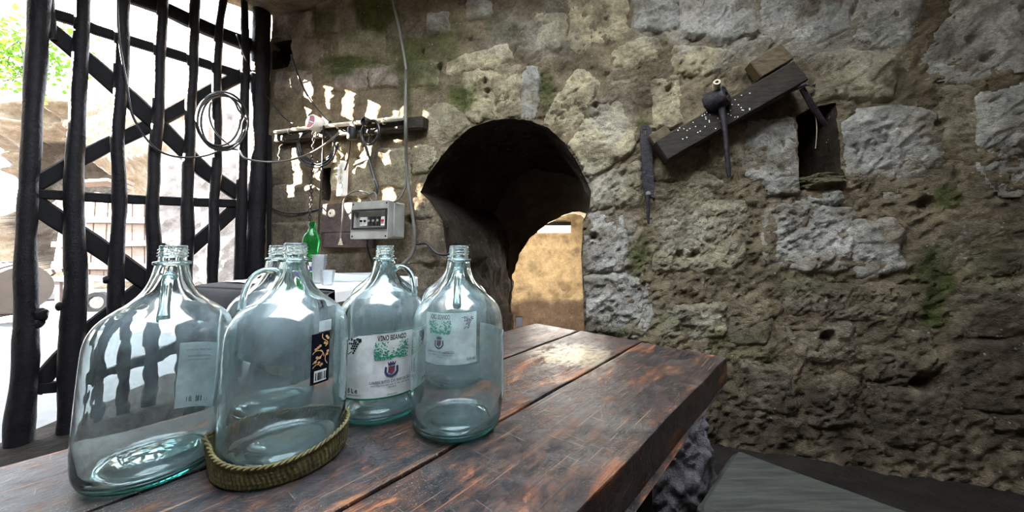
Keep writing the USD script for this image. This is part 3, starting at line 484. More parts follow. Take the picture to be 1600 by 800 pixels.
# ------------------------------------------------------------------ the long table in the foreground
RT = np.array([[EX[0], EY[0], 0], [EX[1], EY[1], 0], [0, 0, 1.0]])
table = thing('plank_table', 'long dark stained plank table, scratched and worn to orange wood', 'table', loc=(0, 0, TOP), rotz=math.degrees(math.atan2(EX[1], EX[0])))
def plank(x0, x1, y0, y1, th, seed, skew=0.0):
    ny, nx = 90, 14
    prof = [(-.5, -1), (-.5, -.06), (-.494, -.012), (-.482, 0)] + [(a, 0) for a in np.linspace(-.45, .45, nx)] + [(.482, 0), (.494, -.012), (.5, -.06), (.5, -1)]
    ys = np.linspace(y0, y1, ny); prof = np.array(prof); n = len(prof)
    Y = np.repeat(ys, n); Xr = np.tile(prof[:, 0], ny); Zr = np.tile(prof[:, 1], ny)
    fa, fb = x0(Y) + .003, x1(Y) - .003; w = fb - fa; x0 = x0(.5)
    xx = (fa + fb) / 2 + Xr * w + np.where(np.abs(Xr) > .45, 0.004 * (meshkit.noise(np.stack([Y * 9, Y * 0 + seed, Xr * 2], -1)) - .5), 0)
    zz = np.where(Zr > -.5, Zr * th, -th) + np.where(Zr > -.05, 0.0035 * (meshkit.fbm(np.stack([xx * 22, Y * 7, Y * 0 + seed], -1), 3, seed) - .55), 0)
    yy = Y + skew * (xx - x0) * np.clip((Y - y0) / (y1 - y0) * 4 - 3, 0, 1)
    V = np.stack([xx, yy, zz], 1); f = grid_faces(ny, n)[:, ::-1]
    f = np.vstack([f] + [np.array([(o_ + j, o_ + j + 1, o_ + n - 1) for j in range(n - 2)])[:, ::(1 if o_ == 0 else -1)] for o_ in (0, (ny - 1) * n)] + [[(0, n - 1, (ny - 1) * n + n - 1), (0, (ny - 1) * n + n - 1, (ny - 1) * n)]])
    return trimesh.Trimesh(V, f, process=False)
def tline(a, b):
    p = [at_z(np.array(float(q[0])), np.array(float(q[1])), TOP)[:2] for q in (a, b)]; u = [np.array([EX @ q, EY @ q]) for q in p]
    k = (u[1][0] - u[0][0]) / (u[1][1] - u[0][1]); return lambda y: u[0][0] + k * (y - u[0][1])
EDGES = [tline((0, 727), (835, 505)), tline((139, 798), (905, 517)), tline((530, 797), (1003, 533)), tline((905, 800), (1135, 560))]
EDGES[3] = (lambda g: (lambda y: np.where(y > 0.38, g(y), g(0.38))))(EDGES[3])
FE = [EY @ at_z(np.array(float(a)), np.array(float(b)), TOP)[:2] for a, b in ((870, 511), (954, 525), (1070, 547))]
for k in range(3):
    obj('plank', plank(EDGES[k], EDGES[k + 1], -0.85, FE[k], 0.066, 3 + k), 'table_wood', table, 32)
for a in (-.86, -.32): obj('apron', xf(rbox(0.035, 1.42, 0.09), t=(a, 0.06, -0.112)), 'sawn_dark', table)
for a in (0.77, -0.65): obj('apron', xf(rbox(0.51, 0.035, 0.09), t=(-.59, a, -0.112)), 'sawn_dark', table)
for a in (-.85, -.325):
    for b in (.755, -.63): obj('leg', xf(rbox(0.075, 0.075, TOP - 0.066 + 0.02, 0.008), t=(a, b, -0.066 - (TOP - 0.066) / 2)), 'sawn_dark', table)

# ------------------------------------------------------------------ the demijohns
PROF = np.array([(0.0, 0.0065), (0.050, 0.0055), (0.060, 0.0020), (0.066, 0.0), (0.0735, 0.0035), (0.0795, 0.013), (0.083, 0.030), (0.0845, 0.060), (0.0848, 0.110), (0.0845, 0.165), (0.0838, 0.184), (0.0790, 0.2045), (0.0700, 0.2195), (0.0580, 0.2305), (0.0435, 0.2420), (0.0335, 0.2535), (0.0270, 0.2660), (0.0228, 0.2800), (0.0205, 0.2935), (0.0198, 0.2960)])
def fine_line(p, n):
    d = np.r_[0, np.cumsum(np.linalg.norm(np.diff(p, axis=0), axis=1))]; t = np.linspace(0, d[-1], n)
    return np.stack([PchipInterpolator(d, p[:, 0])(t), PchipInterpolator(d, p[:, 1])(t)], 1)
def rad(z): return float(np.interp(z, PROF[4:, 1], PROF[4:, 0]))
def bottle_body(seed, seg=96, wide=1.0):
    out = fine_line(PROF, 90)
    neck = [(0.0225, 0.2972), (0.0232, 0.2995), (0.0225, 0.3018), (0.0172, 0.3032), (0.0168, 0.3080)]
    for k in range(3):
        z = 0.3095 + k * 0.0048; neck += [(0.0168, z - .0012), (0.0186, z), (0.0186, z + .0012), (0.0168, z + .0024)]
    neck += [(0.0170, 0.3250), (0.0166, 0.3266), (0.0150, 0.3272), (0.0136, 0.3264)]
    inn = [(0.0132, 0.3240), (0.0132, 0.3000), (0.0165, 0.2930)]
    i2 = fine_line(PROF[5:-2], 70)[::-1].copy(); th = np.interp(i2[:, 1], [0.012, 0.03, 0.06, 0.2, 0.28], [0.0075, 0.0050, 0.0030, 0.0026, 0.0036]); i2[:, 0] -= th
    bot = [(0.066, 0.0105), (0.058, 0.0095), (0.052, 0.0125), (0.046, 0.0165), (0.030, 0.0185), (0.0, 0.0190)]
    prof = np.vstack([out, neck, inn, i2, bot]); m = lathe(prof, seg); v = np.array(m.vertices)
    a = np.arctan2(v[:, 1], v[:, 0]); nz = meshkit.fbm(np.stack([np.cos(a) * 2.2 + seed * 3, np.sin(a) * 2.2, v[:, 2] * 16], -1), 3, seed) - 0.5
    inside = np.arange(len(v)) * 0.0
    rr = np.hypot(v[:, 0], v[:, 1]); k = np.where((v[:, 2] > .02) & (v[:, 2] < .29), 1 + 0.014 * nz, 1)
    v[:, :2] *= (k * (1 + (wide - 1) * np.clip((.24 - v[:, 2]) / .04, 0, 1)))[:, None]
    m = trimesh.Trimesh(v, m.faces, process=False); m.fix_normals(); return m
def handle_mesh(phi):
    pts = [(0.0205, 0.2790), (0.034, 0.2830), (0.047, 0.2800), (0.0575, 0.2695), (0.0635, 0.2540), (0.0665, 0.2380), (0.0672, 0.2235)]
    p = spline([(a * math.cos(phi), a * math.sin(phi), b) for a, b in pts], 40)
    r = np.interp(np.linspace(0, 1, 40), [0, .1, .3, .8, 1], [0.0095, 0.0070, 0.0062, 0.0060, 0.0075])
    return tube(p, r, 16, flat=0.78, up=[0, 0, 1])
GIRTH = [1.0]
def on_glass(mesh, phi0, v0, eps, flip=False):
    """Bends flat artwork (x to the viewer's right, y up, metres) round the bottle; thickness z goes outwards."""
    m = mesh.copy(); p = np.array(m.vertices); R = np.array([rad(min(.19, max(.02, z))) for z in np.clip(p[:, 1] + v0, 0.01, 0.25)]) * 1.009 * GIRTH[0] + eps + p[:, 2]
    a = phi0 + p[:, 0] / 0.0850
    return trimesh.Trimesh(np.stack([R * np.cos(a), R * np.sin(a), p[:, 1] + v0], 1), m.faces, process=False)
def flat_patch(poly, th=0.0004, cell=0.004):
    """A thin sheet of any outline, cut fine enough to bend."""
    x0, y0, x1, y1 = poly.bounds; out = []
    xs = np.arange(x0, x1 + cell, cell)
    for a in xs:
        g = poly.intersection(sbox(a, y0 - 1, a + cell, y1 + 1))
        for q in getattr(g, 'geoms', [g]):
            if q.geom_type == 'Polygon' and q.area > 1e-9: out.append(trimesh.creation.extrude_polygon(q, th, engine='earcut'))
    return cat(out)
def text(s, h, x, y, bold=False, width=None, anchor='m'):
    m = meshkit.text_mesh(s, h, 0.0002, bold); b = m.bounds; w = b[1][0] - b[0][0]
    k = (width / w) if width else 1.0
    V = np.array(m.vertices); V[:, 0] = (V[:, 0] - b[0][0] - (w / 2 if anchor == 'm' else 0)) * k + x; V[:, 1] += y
    return trimesh.Trimesh(V, m.faces, process=False)
def dots(n, x0, x1, y0, y1, r, seed, grow=None):
    g = np.random.default_rng(seed); out = []
    for _ in range(n):
        x, y = g.uniform(x0, x1), g.uniform(y0, y1)
        if grow is not None and not grow(x, y): continue
        a = np.sort(g.uniform(0, 2 * PI, 7)); q = g.uniform(.5, 1.2, 7) * r
        p = Polygon(np.stack([x + q * np.cos(a), y + q * np.sin(a)], 1)).buffer(0)
        if not p.is_empty: out.append(p)
    return shapely.union_all(out)
def wine_label(parent, phi0, v0, w, h, torn=0.0, seed=0):
    """The printed wine label: green rule, grapes, title, green landscape, crest, maker's lines."""
    def put(name, mesh, mat_, par, eps, **k): return obj(name, on_glass(mesh, phi0, v0, eps), mat_, par, False, **k)
    outl = sbox(-w / 2, -h / 2, w / 2, h / 2)
    if torn: outl = outl.difference(Polygon([(-w / 2 - 1, h / 2 + 1), (-w / 2 - 1, h / 2 - 0.018), (-w / 2 + .01, h / 2 - .016), (-w / 2 + .035, h / 2 - .006), (-w / 2 + .06, h / 2 - .004), (-w / 2 + .07, h / 2 + 1)]))
    lab = put('wine_label', flat_patch(outl), 'label_paper', parent, 0.0004, label='paper wine label with green rule and crest')
    fr = outl.difference(sbox(-w / 2 + .0022, -h / 2 + .003, w / 2 - .0022, h / 2 - .0016))
    put('rule', flat_patch(fr, 0.0002), 'ink_green', lab, 0.0009)
    ink, leaf, red, blue = [], [], [], []
    ink.append(text('VINO BIANCO', 0.0085, 0.000, h / 2 - .0150, True, 0.052))
    for sx in (-1, 1):                                              # bunches of grapes in both upper corners
        cx, cy = sx * (w / 2 - .026), h / 2 - .020
        g = [Point(cx + dx * .0042 + (dy % 2) * .0021, cy - dy * .0040).buffer(.0019, 6) for dy in range(5) for dx in range(-2, 3) if abs(dx) <= 2.2 - dy * .5]
        g.append(dots(22, cx - .012, cx + .014, cy + .002, cy + .009, .0022, 5 + sx + seed)); g.append(LineString([(cx, cy + .004), (cx + sx * -.008, cy + .010), (cx + sx * -.015, cy + .007)]).buffer(.0007))
        g.append(LineString([(cx - .004, cy - .014), (cx - .011, cy - .019)]).buffer(.0006))
        ink.append(trimesh.util.concatenate([flat_patch(q, .0002) for q in getattr(shapely.union_all(g), 'geoms', [shapely.union_all(g)]) if q.area > 1e-7]))
    scene_ = dots(330, -.030, .030, h / 2 - .049, h / 2 - .019, .0017, 9 + seed, lambda x, y: (abs(x) > .014 + .010 * math.sin(x * 700 + y * 900)) or y < h / 2 - .036 + .006 * math.sin(x * 500))
    leaf.append(flat_patch(shapely.union_all([scene_, LineString([(-.024, h / 2 - .045), (.026, h / 2 - .046)]).buffer(.0009)]), .0002))
    cy = h / 2 - .068                                               # crest: shield between laurels under a mural crown
    shield = Polygon([(-.0055, cy + .006), (.0055, cy + .006), (.0055, cy - .003), (0, cy - .009), (-.0055, cy - .003)])
    red.append(flat_patch(shield.buffer(-.0008), .0002))
    laurel = shapely.union_all([LineString([(s * .010, cy + .004), (s * .0105, cy - .004), (s * .006, cy - .010), (0, cy - .012)]).buffer(.0019) for s in (-1, 1)])
    crown = Polygon([(-.006, cy + .0075), (.006, cy + .0075), (.0075, cy + .0145), (.004, cy + .0110), (.002, cy + .0150), (0, cy + .0115), (-.002, cy + .0150), (-.004, cy + .0110), (-.0075, cy + .0145)])
    blue.append(flat_patch(shapely.union_all([laurel, crown, shield.difference(shield.buffer(-.0008)), LineString([(-.005, cy - .004), (.005, cy + .005)]).buffer(.0012)]), .0002))
    blue.append(text('UMBERTO DI MEGLIO', 0.0046, 0.000, h / 2 - .0905, False, 0.074)); blue.append(text('VIA LUIGI MAZZELLA N. 37 TEL. 081 98 22', 0.0024, 0.000, h / 2 - .0955, False, 0.070))
    blue.append(text('ISCHIA', 0.0026, 0.002, h / 2 - .0998, False, 0.014)); blue.append(text('ITALIA', 0.0026, 0.002, -h / 2 + .0050, False, 0.017))
    ink.append(text('5 L e', 0.0072, -w / 2 + .0270, -h / 2 + .0125, True, 0.019)); ink.append(text('PRODOTTO IN ITALIA', 0.0018, -w / 2 + .030, -h / 2 + .0075, False, 0.026))
    ink.append(text('14% vol', 0.0062, w / 2 - .017, -h / 2 + .0105, True, 0.022))
    side = text('NON DISPERDERE IL VETRO NELL AMBIENTE', 0.0018, 0, 0, False, 0.072); V = np.array(side.vertices); side = trimesh.Trimesh(np.stack([-V[:, 1] - w / 2 + .0075, V[:, 0] - .004, V[:, 2]], 1), side.faces, process=False); ink.append(side)
    for name, ms, mt in (('lettering', ink, 'ink_black'), ('landscape_print', leaf, 'ink_leaf'), ('crest', red, 'ink_red'), ('crest_outline', blue, 'ink_blue')):
        put(name, cat(ms), mt, lab, 0.0009, kind='stuff')
def barcode(x, y, w, h, n=16, seed=1):
    g = np.random.default_rng(seed); xs = np.sort(g.uniform(0, w, n))
    return cat([trimesh.creation.extrude_polygon(sbox(x + a, y, x + a + g.uniform(.0005, .0014), y + h), .0002, engine='earcut') for a in xs])
def BD(px, py): return float(at_z(np.array(float(px)), np.array(float(py)), TOP)[1])
def demijohn(px, depth, phi, label, seed, lift=0.0):
    p = at_y(np.array(float(px)), np.array(384.0), depth); b = thing('demijohn', label, 'demijohn', loc=(p[0], p[1], TOP + 0.0006 + lift), group='demijohns on the plank table')
    obj('glass_body', bottle_body(seed, wide=1.025 if phi == 206 else 1.0), 'bottle_glass', b, 60)
    if phi is not None: obj('handle', handle_mesh(math.radians(phi)), 'bottle_glass', b, 60)
    return b
D = {}
D['a'] = demijohn(272, BD(250, 727), -50, 'demijohn at the left end of the row, thin label on its far side', 1)
D['b'] = demijohn(462, BD(447, 708), 206, 'demijohn standing in the braided straw ring, small black label on its side', 2, lift=0.004)
D['c'] = demijohn(602, BD(602, 638), -8, 'demijohn facing the viewer with the large wine label and handle on its right', 3)
D['d'] = demijohn(718, BD(718, 661), -84, 'right front demijohn with a plain white label round its right side', 4)
D['e'] = demijohn(436, 0.745, 60, 'demijohn behind the one in the straw ring, only its neck showing', 5)
D['f'] = demijohn(602, 0.930, 120, 'demijohn directly behind the one with the large facing wine label', 6)
D['g'] = demijohn(713, 0.905, 70, 'demijohn directly behind the right front one, its wine label seen through it', 7)
r_ = math.radians
wine_label(D['c'], r_(-58), 0.109, 0.190, 0.118, torn=1, seed=0)
wine_label(D['g'], r_(-107), 0.116, 0.190, 0.118, seed=4)
# the thin label on the far side of the first one: read mirrored through the glass
def simple_label(b, phi, v0, w, h, mat_, name, lab=None): return obj(name, on_glass(flat_patch(sbox(-w / 2, -h / 2, w / 2, h / 2)), r_(phi), v0, 0.0006), mat_, b, False, label=lab)
l = simple_label(D['a'], 100, 0.102, 0.062, 0.108, 'label_pale', 'back_label', 'thin white back label')
ms = [text('5 L e', .0070, 0, .004, True, .022), text('8', .006, .002, -.008, True), barcode(-.018, -.045, .034, .013), text('CONTIENE SOLFITI', .0030, 0, .040, False, .040), text('NON DISPERDERE', .0026, 0, .030, False, .036), text('VINO DA TAVOLA', .0026, 0, .024, False, .036), text('IMBOTTIGLIATO', .0024, 0, -.018, False, .034), text('ALL ORIGINE', .0024, 0, -.024, False, .030)]
obj('lettering', on_glass(cat(ms), r_(100), 0.102, 0.0001), 'ink_blue', l, False, kind='stuff')
GIRTH[0] = 1.025
l = simple_label(D['b'], -31, 0.155, 0.027, 0.072, 'label_black', 'side_label', 'black label with gold vine ornament')
g = [LineString(spline(np.array(a) * .001, 24)).buffer(.0006) for a in ([(-11, -6), (-4, 0), (2, 6), (-1, 12)], [(2, 34), (4, 26), (9, 22), (6, 16)], [(-12, 8), (-5, 12), (2, 8), (4, 2)], [(-11, -12), (-6, -8), (0, -12)], [(9, 6), (6, -2), (10, -10)])]
g += [Point(a * .001, c * .001).buffer(.0020, 3) for a, c in ((-5, 16), (-2, 18), (-8, 14), (8, 30), (10, 27), (5, 21), (8, 19), (-6, 2), (-2, 1), (9, 4), (10, 8), (-8, -4), (-3, -6), (1, -9))]
obj('ornament', on_glass(flat_patch(shapely.union_all(g), .0002), r_(-31), 0.155, 0.0011), 'ink_gold', l, False)
lw = obj('bar_code', on_glass(flat_patch(sbox(-.009, -.033, .009, -.017), .0002), r_(-31), 0.155, 0.0011), 'label_paper', l, False); 
obj('code_lines', on_glass(barcode(-.008, -.031, .016, .011, 14, 5), r_(-31), 0.155, 0.0014), 'ink_black', l, False)
simple_label(D['b'], -27, 0.201, 0.020, 0.016, 'label_pale', 'sticker', 'small pale blue sticker')
GIRTH[0] = 1.0
simple_label(D['d'], 26, 0.108, 0.118, 0.112, 'label_pale', 'side_label', 'plain white side label')
# straw ring round the foot of the second demijohn
pb = at_y(np.array(462.0), np.array(384.0), BD(447, 708))
ring = thing('straw_ring', 'braided straw sleeve with a pinched corner round the foot of a demijohn', 'straw ring', loc=(pb[0], pb[1], TOP + 0.0006))
na, nt = 220, 26
A_, T_ = [a.ravel() for a in np.meshgrid(np.arange(na) * 2 * PI / na, np.arange(nt) * 2 * PI / nt, indexing='ij')]
def sleeve(r_of, z0, z1, th, strands, seed):
    """A thin closed band: T_ runs up the outside and down the inside."""
    da = np.abs((A_ - r_(208) + PI) % (2 * PI) - PI); pinch = 0.009 * np.exp(-(da / 0.16) ** 2)
    up = (1 - np.cos(T_)) / 2; side = np.sin(T_)
    z1_ = z1 + 0.006 * np.sin(A_ * 2 + 1) + 0.008 * np.exp(-(da / .2) ** 2); z = z0 + up * (z1_ - z0)
    R = r_of(up) + pinch * (.3 + .7 * up) + th * side
    tw = 0.0007 * np.sin(A_ * strands + up * 9.0 + 3 * meshkit.noise(np.stack([A_ * 5, up * 4, A_ * 0 + seed], -1))) + 0.0010 * np.abs(np.sin(up * PI * 5)) + 0.0008 * (meshkit.fbm(np.stack([A_ * 14, up * 6, A_ * 0], -1), 3, 3) - .5)
    R = R + tw * np.sign(side)
    i, j = np.meshgrid(np.arange(na), np.arange(nt), indexing='ij'); i2, j2 = (i + 1) % na, (j + 1) % nt
    q = np.stack([i * nt + j, i2 * nt + j, i2 * nt + j2, i * nt + j2], -1).reshape(-1, 4)
    m = trimesh.Trimesh(np.stack([R * np.cos(A_), R * np.sin(A_), z], 1), np.vstack([q[:, [0, 1, 2]], q[:, [0, 2, 3]]]), process=False); m.fix_normals(); return m
na, nt = 420, 44
A_, T_ = [a.ravel() for a in np.meshgrid(np.arange(na) * 2 * PI / na, np.arange(nt) * 2 * PI / nt, indexing='ij')]
obj('woven_band', sleeve(lambda u: 0.0880 + 0.0015 * u, 0.001, 0.034, 0.0022, 92, 1), 'straw', ring, True)
aa = np.linspace(0, 2 * PI, 300, endpoint=False); da_ = np.abs((aa - r_(208) + PI) % (2 * PI) - PI)
rim = np.stack([(0.0912 + 0.009 * np.exp(-(da_ / .16) ** 2)) * np.cos(aa), (0.0912 + 0.009 * np.exp(-(da_ / .16) ** 2)) * np.sin(aa), 0.035 + 0.006 * np.sin(aa * 2 + 1) + 0.008 * np.exp(-(da_ / .2) ** 2)], 1)
for k in range(2):
    ph = aa * 34 + k * PI; off = np.stack([np.cos(ph) * .0016 * np.cos(aa), np.cos(ph) * .0016 * np.sin(aa), np.sin(ph) * .0016], 1)
    obj('rim_strand', tube(rim + off, .0021, 6, closed=True), 'straw', ring, 60)

# ------------------------------------------------------------------ the small table by the wall and what stands on it
H2 = CZ - 0.20
c_near, c_left, c_right = [at_z(np.array(float(a)), np.array(float(b)), H2) for a, b in ((511, 456), (300, 446), (604, 441))]
e1 = (c_left - c_near)[:2]; L1 = np.linalg.norm(e1); e1 = e1 / L1; e2 = np.array([-e1[1], e1[0]]); e2 = e2 if e2 @ (c_right - c_near)[:2] > 0 else -e2; L2 = 0.72
small = thing('side_table', 'small table under a dark felt cover beside the gate', 'table', loc=(*c_near[:2], 0))
def st(u, w_, z): return np.array([*(e1 * u + e2 * w_), z])
R2 = np.stack([[*e1, 0], [*e2, 0], [0, 0, 1.0]], 1); 
if np.linalg.det(R2) < 0: R2[:, 1] *= -1
sg = 1 if np.allclose(R2[:2, 1], e2) else -1
def sbx(x0, x1, y0, y1, z0, z1, bev=.006): return xf(rbox(x1 - x0, y1 - y0, z1 - z0, bev), R2, st((x0 + x1) / 2, (y0 + y1) / 2, (z0 + z1) / 2))
obj('table_top', sbx(0, L1, 0, L2, H2 - .05, H2 - .004), 'sawn_dark', small)
for a in (.05, L1 - .05):
    for b in (.05, L2 - .05): obj('leg', sbx(a - .03, a + .03, b - .03, b + .03, 0, H2 - .045), 'sawn_dark', small)
nu, nw = 70, 40                                                     # felt: lies on the top, rounds the edge, hangs down in front
U, S = [a.ravel() for a in np.meshgrid(np.linspace(-.012, L1 + .012, nu), np.linspace(0, 1, nw), indexing='ij')]
t = S * (L2 + .36); hang = np.clip(.36 - t, 0, None); yy = np.where(t < .36, -.012 + 0.012 * np.sin(U * 19) * np.clip(hang / .2, 0, 1) * 1.3 - .008 * np.clip(hang / .05, 0, 1), t - .36)
zz = H2 + .002 - np.where(t < .36, hang, 0) - .012 * np.exp(-((t - .36) / .03) ** 2)
V = np.stack([*(e1[:, None] * U + e2[:, None] * yy), zz], 1); f = grid_faces(nu, nw)
felt = trimesh.Trimesh(V, np.vstack([f]), process=False); obj('felt_cover', felt, 'felt_dark', small, True)
# white paper: flat on the table, one corner hanging over the near edge, one curled at the gate
nu, nw = 60, 40
U, Wd = [a.ravel() for a in np.meshgrid(np.linspace(-.065, L1 - .02, nu), np.linspace(0.03, L2 - .02, nw), indexing='ij')]
z = H2 + .006 + 0.006 * meshkit.fbm(np.stack([U * 5, Wd * 5, U * 0], -1), 3, 4) + 0.05 * np.clip((U - L1 * .55) / (L1 * .4), 0, 1) ** 2 * np.clip((Wd - L2 * .7) / (L2 * .3), 0, 1) * 1.2
over = np.clip(.0 - U, 0, None); z = z - over * 0.9; Ux = np.where(U < 0, -.012 - over * .1, U)
sl = np.clip(.03 + .0 * U, 0, 1); fr = .03 + .10 * np.clip(U / L1, 0, 1); Wx = np.where(U < .0, Wd, fr + (Wd - .03) * (L2 - .05 - fr + .03) / (L2 - .05))
V = np.stack([*(e1[:, None] * Ux + e2[:, None] * Wx), z], 1) + np.array([*c_near[:2], 0])
obj('paper_sheet', (V, grid_faces(nu, nw)), 'paper', None, True, label='white paper sheet spread over the small felt-covered table', category='paper sheet')
def on_small(px, py): return at_z(np.array(float(px)), np.array(float(py)), H2 + .012)
p = on_small(483, 441); sb = thing('soda_bottle', 'green plastic soda bottle on the small table under the hanging chain', 'bottle', loc=p)
gp = np.array([(0, .004), (.030, .001), (.040, .012), (.042, .03), (.042, .05), (.040, .085), (.042, .12), (.036, .155), (.040, .185), (.042, .215), (.036, .242), (.022, .266), (.0145, .281), (.0138, .295)])
obj('body', lathe(np.vstack([fine_line(gp, 50), [(0, .296)]]), 32), 'green_glass', sb, 60); obj('cap', lathe([(0, .293), (.0158, .293), (.0162, .297), (.0158, .312), (.013, .314), (0, .314)], 24), 'green_glass', sb, 40)
obj('wrap_label', lathe([(.0424, .055), (.0431, .056), (.0431, .105), (.0424, .106)], 40), 'white_plastic', sb, 40, label='white and blue label'); 
obj('wrap_stripe', xf(lathe([(.0434, .060), (.0437, .061), (.0437, .082), (.0434, .083)], 40)), 'blue_plastic', sb, 40)
def cup_mesh(h, r0, r1, n=1):
    ms = []
    for k in range(n):
        o_ = k * .012; ms.append(lathe([(0, o_ + .002), (r0 - .002, o_ + .001), (r0, o_ + .003), (r1, o_ + h - .004), (r1 + .003, o_ + h - .003), (r1 + .003, o_ + h), (r1 - .0008, o_ + h), (r0 - .001, o_ + .005), (0, o_ + .004)], 32))
    return ms
p = on_small(497, 442); cs = thing('plastic_cup', 'tall stack of clear plastic cups behind the single cup', 'cup', loc=p, group='plastic cups on the side table')
for m in cup_mesh(.095, .024, .034, 5): obj('cup', m, 'clear_plastic', cs, 50)
p = on_small(511, 445); cs = thing('plastic_cup', 'single clear plastic cup in front of the cup stack', 'cup', loc=p, group='plastic cups on the side table'); obj('cup', cup_mesh(.070, .025, .034)[0], 'clear_plastic', cs, 50)
p = on_small(550, 437); tr = thing('plastic_tray', 'shallow clear plastic tray on the paper near the fuse box', 'tray', loc=p, rotz=12)
outer = sbox(-.13, -.10, .13, .10).buffer(.015); m1 = trimesh.creation.extrude_polygon(outer, .003, engine='earcut'); m2 = xf(trimesh.creation.extrude_polygon(outer.difference(outer.buffer(-.004)), .030, engine='earcut'), t=(0, 0, .0))
obj('tray_base', m1, 'clear_plastic', tr, 30); obj('tray_rim', m2, 'clear_plastic', tr, 30)

# ------------------------------------------------------------------ the electrics on the wall
def wxyz(px, py, off=0.0): return at_wall(np.array(float(px)), np.array(float(py)), off)
def wframe(px, py, off=0.0):
    """Axes on the wall: x to the right along it, y up, z out of it; and the place."""
    p = wxyz(px, py, off); n = wall_n(np.array(p[0])); x = np.cross([0, 0, 1.0], n); x = x / np.linalg.norm(x); x = -x if x[0] < 0 else x
    return np.stack([x, [0, 0, 1.0], n], 1), p
def on_wall(mesh, px, py, off=0.0):
    Rm, p = wframe(px, py, off); return xf(mesh, Rm, p)
def mpx(px, py): return wxyz(px, py)[1] / F                          # metres per pixel at that place on the wall
def wire(name, pts, r, mat_, label, category, off=0.03, per=8, group=None):
    q = np.array([wxyz(a[0], a[1], a[2] if len(a) > 2 else off) for a in pts]); c = spline(q, per=per)
    return obj(name, tube(c, r, 8), mat_, None, 60, label=label, category=category, group=group or ('cables on the wall' if category == 'cable' else None))
# the batten shelf with a conduit along its top
q0, q1 = wxyz(434, 216, .05), wxyz(665, 193, .05)
bt = thing('shelf_beam', 'rough dark wooden beam pegged along the wall with cables hung from it', 'beam', loc=(q0 + q1) / 2)
L = np.linalg.norm(q1 - q0); Rb = frame(np.cross(q1 - q0, [0, 0, 1.0]), q1 - q0)
obj('beam', xf(rough(rbox(L, 0.085, 0.075, .008), .006, 9, 4, edge=.04), Rb), 'old_beam', bt, 40)
cq = spline([wxyz(430, 207, .10), wxyz(490, 199, .10), wxyz(560, 192, .10), wxyz(632, 184, .10)], 30); obj('conduit', xf(tube(cq, 0.016, 10), t=-(q0 + q1) / 2), 'pvc_pale', bt, 40, label='pale conduit pipe')
for a, b in ((453, 206), (530, 198), (600, 190)): obj('pipe_clip', xf(lathe([(.018, -.008), (.022, -.008), (.022, .008), (.018, .008), (.018, -.008)], 16), frame(q1 - q0), wxyz(a, b, .10) - (q0 + q1) / 2), 'steel', bt, 40)
# round cap (white barrel, red face with a stripe)
Rm, p = wframe(490, 192, .13); ax = np.array([-0.42, -0.85, 0.12]); ax /= np.linalg.norm(ax); Rc = frame(ax)
plug = thing('cable_plug', 'white round industrial plug with a red striped face hanging on the beam', 'plug', loc=p)
s = mpx(490, 192)
obj('barrel', xf(lathe([(0, -.062), (10 * s, -.062), (11.5 * s, -.05), (12 * s, .02), (11.2 * s, .026), (9.6 * s, .026), (9.6 * s, .020), (0, .020)], 32), Rc), 'white_plastic', plug, 40)
obj('face', xf(lathe([(0, .023), (9.4 * s, .023), (9.4 * s, .018), (0, .018)], 32), Rc), 'red_plastic', plug, 40, label='red face')
obj('stripe', xf(rbox(17 * s, 2.6 * s, .004, .001), Rc @ frame([0, 0, 1], [1, -.5, 0]), ax * .024), 'blue_plastic', plug, False, label='pale blue stripe')
obj('stripe', xf(rbox(17 * s, .9 * s, .004, .0005), Rc @ frame([0, 0, 1], [1, -.5, 0]), ax * .0255), 'white_plastic', plug, False)
# coil of black cable under the plug
def coil(px, py, rx, ry, n, off, r, seed, spread=3.0, jit=2.0, place=None):
    g = np.random.default_rng(seed); pts = []
    for k in range(n):
        ox, oy, sx, sy = g.normal(0, jit), g.normal(0, jit), 1 + g.normal(0, .07), 1 + g.normal(0, .06); oo = off + g.uniform(0, .03)
        for a in np.linspace(0, 2 * PI, 18, endpoint=False): pts.append((px + ox + rx * sx * math.cos(a), py + oy + ry * sy * math.sin(a), oo))
    place = place or wxyz
    return tube(spline(np.array([place(*q) for q in pts]), per=3), r, 7)
obj('cable_coil', coil(494, 229, 29, 30, 5, .06, .0075, 3), 'cable_black', None, 60, label='coil of black cable hanging from the beam under the round plug', category='cable')
def gxyz(px, py, off): return at_gate(np.array(float(px)), np.array(float(py)), off)
gc = thing('hose_coil', 'coil of thin black hose hung on the gate poles', 'hose coil')
obj('coil', coil(346, 190, 37, 42, 5, .10, .0065, 8, jit=2.5, place=gxyz), 'cable_black', gc, 60)
c = spline(np.array([gxyz(a, b, .10) for a, b in ((330, 160), (327, 180), (336, 205), (352, 222), (366, 232))]), per=8); obj('loose_end', tube(c, .005, 7), 'cable_black', gc, 60)
c = spline(np.array([gxyz(a, b, .09) for a, b in ((186, -30), (184, 0), (186, 60), (194, 110), (200, 145), (207, 180), (217, 200), (232, 221), (255, 239), (285, 246), (318, 244), (345, 234))]), per=8)
obj('gate_cable', tube(c, .0065, 7), 'cable_black', None, 60, label='thin black cable drooping across the gate poles to the hose coil', category='cable')
pts = [gxyz(345, 234, .09), gxyz(362, 233, .09)] + [wxyz(a, b, o_) for a, b, o_ in ((392, 250, .35), (428, 253, .25), (465, 247, .18), (500, 231, .16), (530, 207, .14))]
obj('slack_cable', tube(spline(np.array(pts), per=8), .0075, 8), 'cable_grey', None, 60, label='grey cable slung from the hose coil to the beam on the wall', category='cable')
pts = [gxyz(369, 54, .06), gxyz(384, 92, .08)] + [wxyz(a, b, .10) for a, b in ((398, 124), (424, 160), (440, 180), (458, 193))]
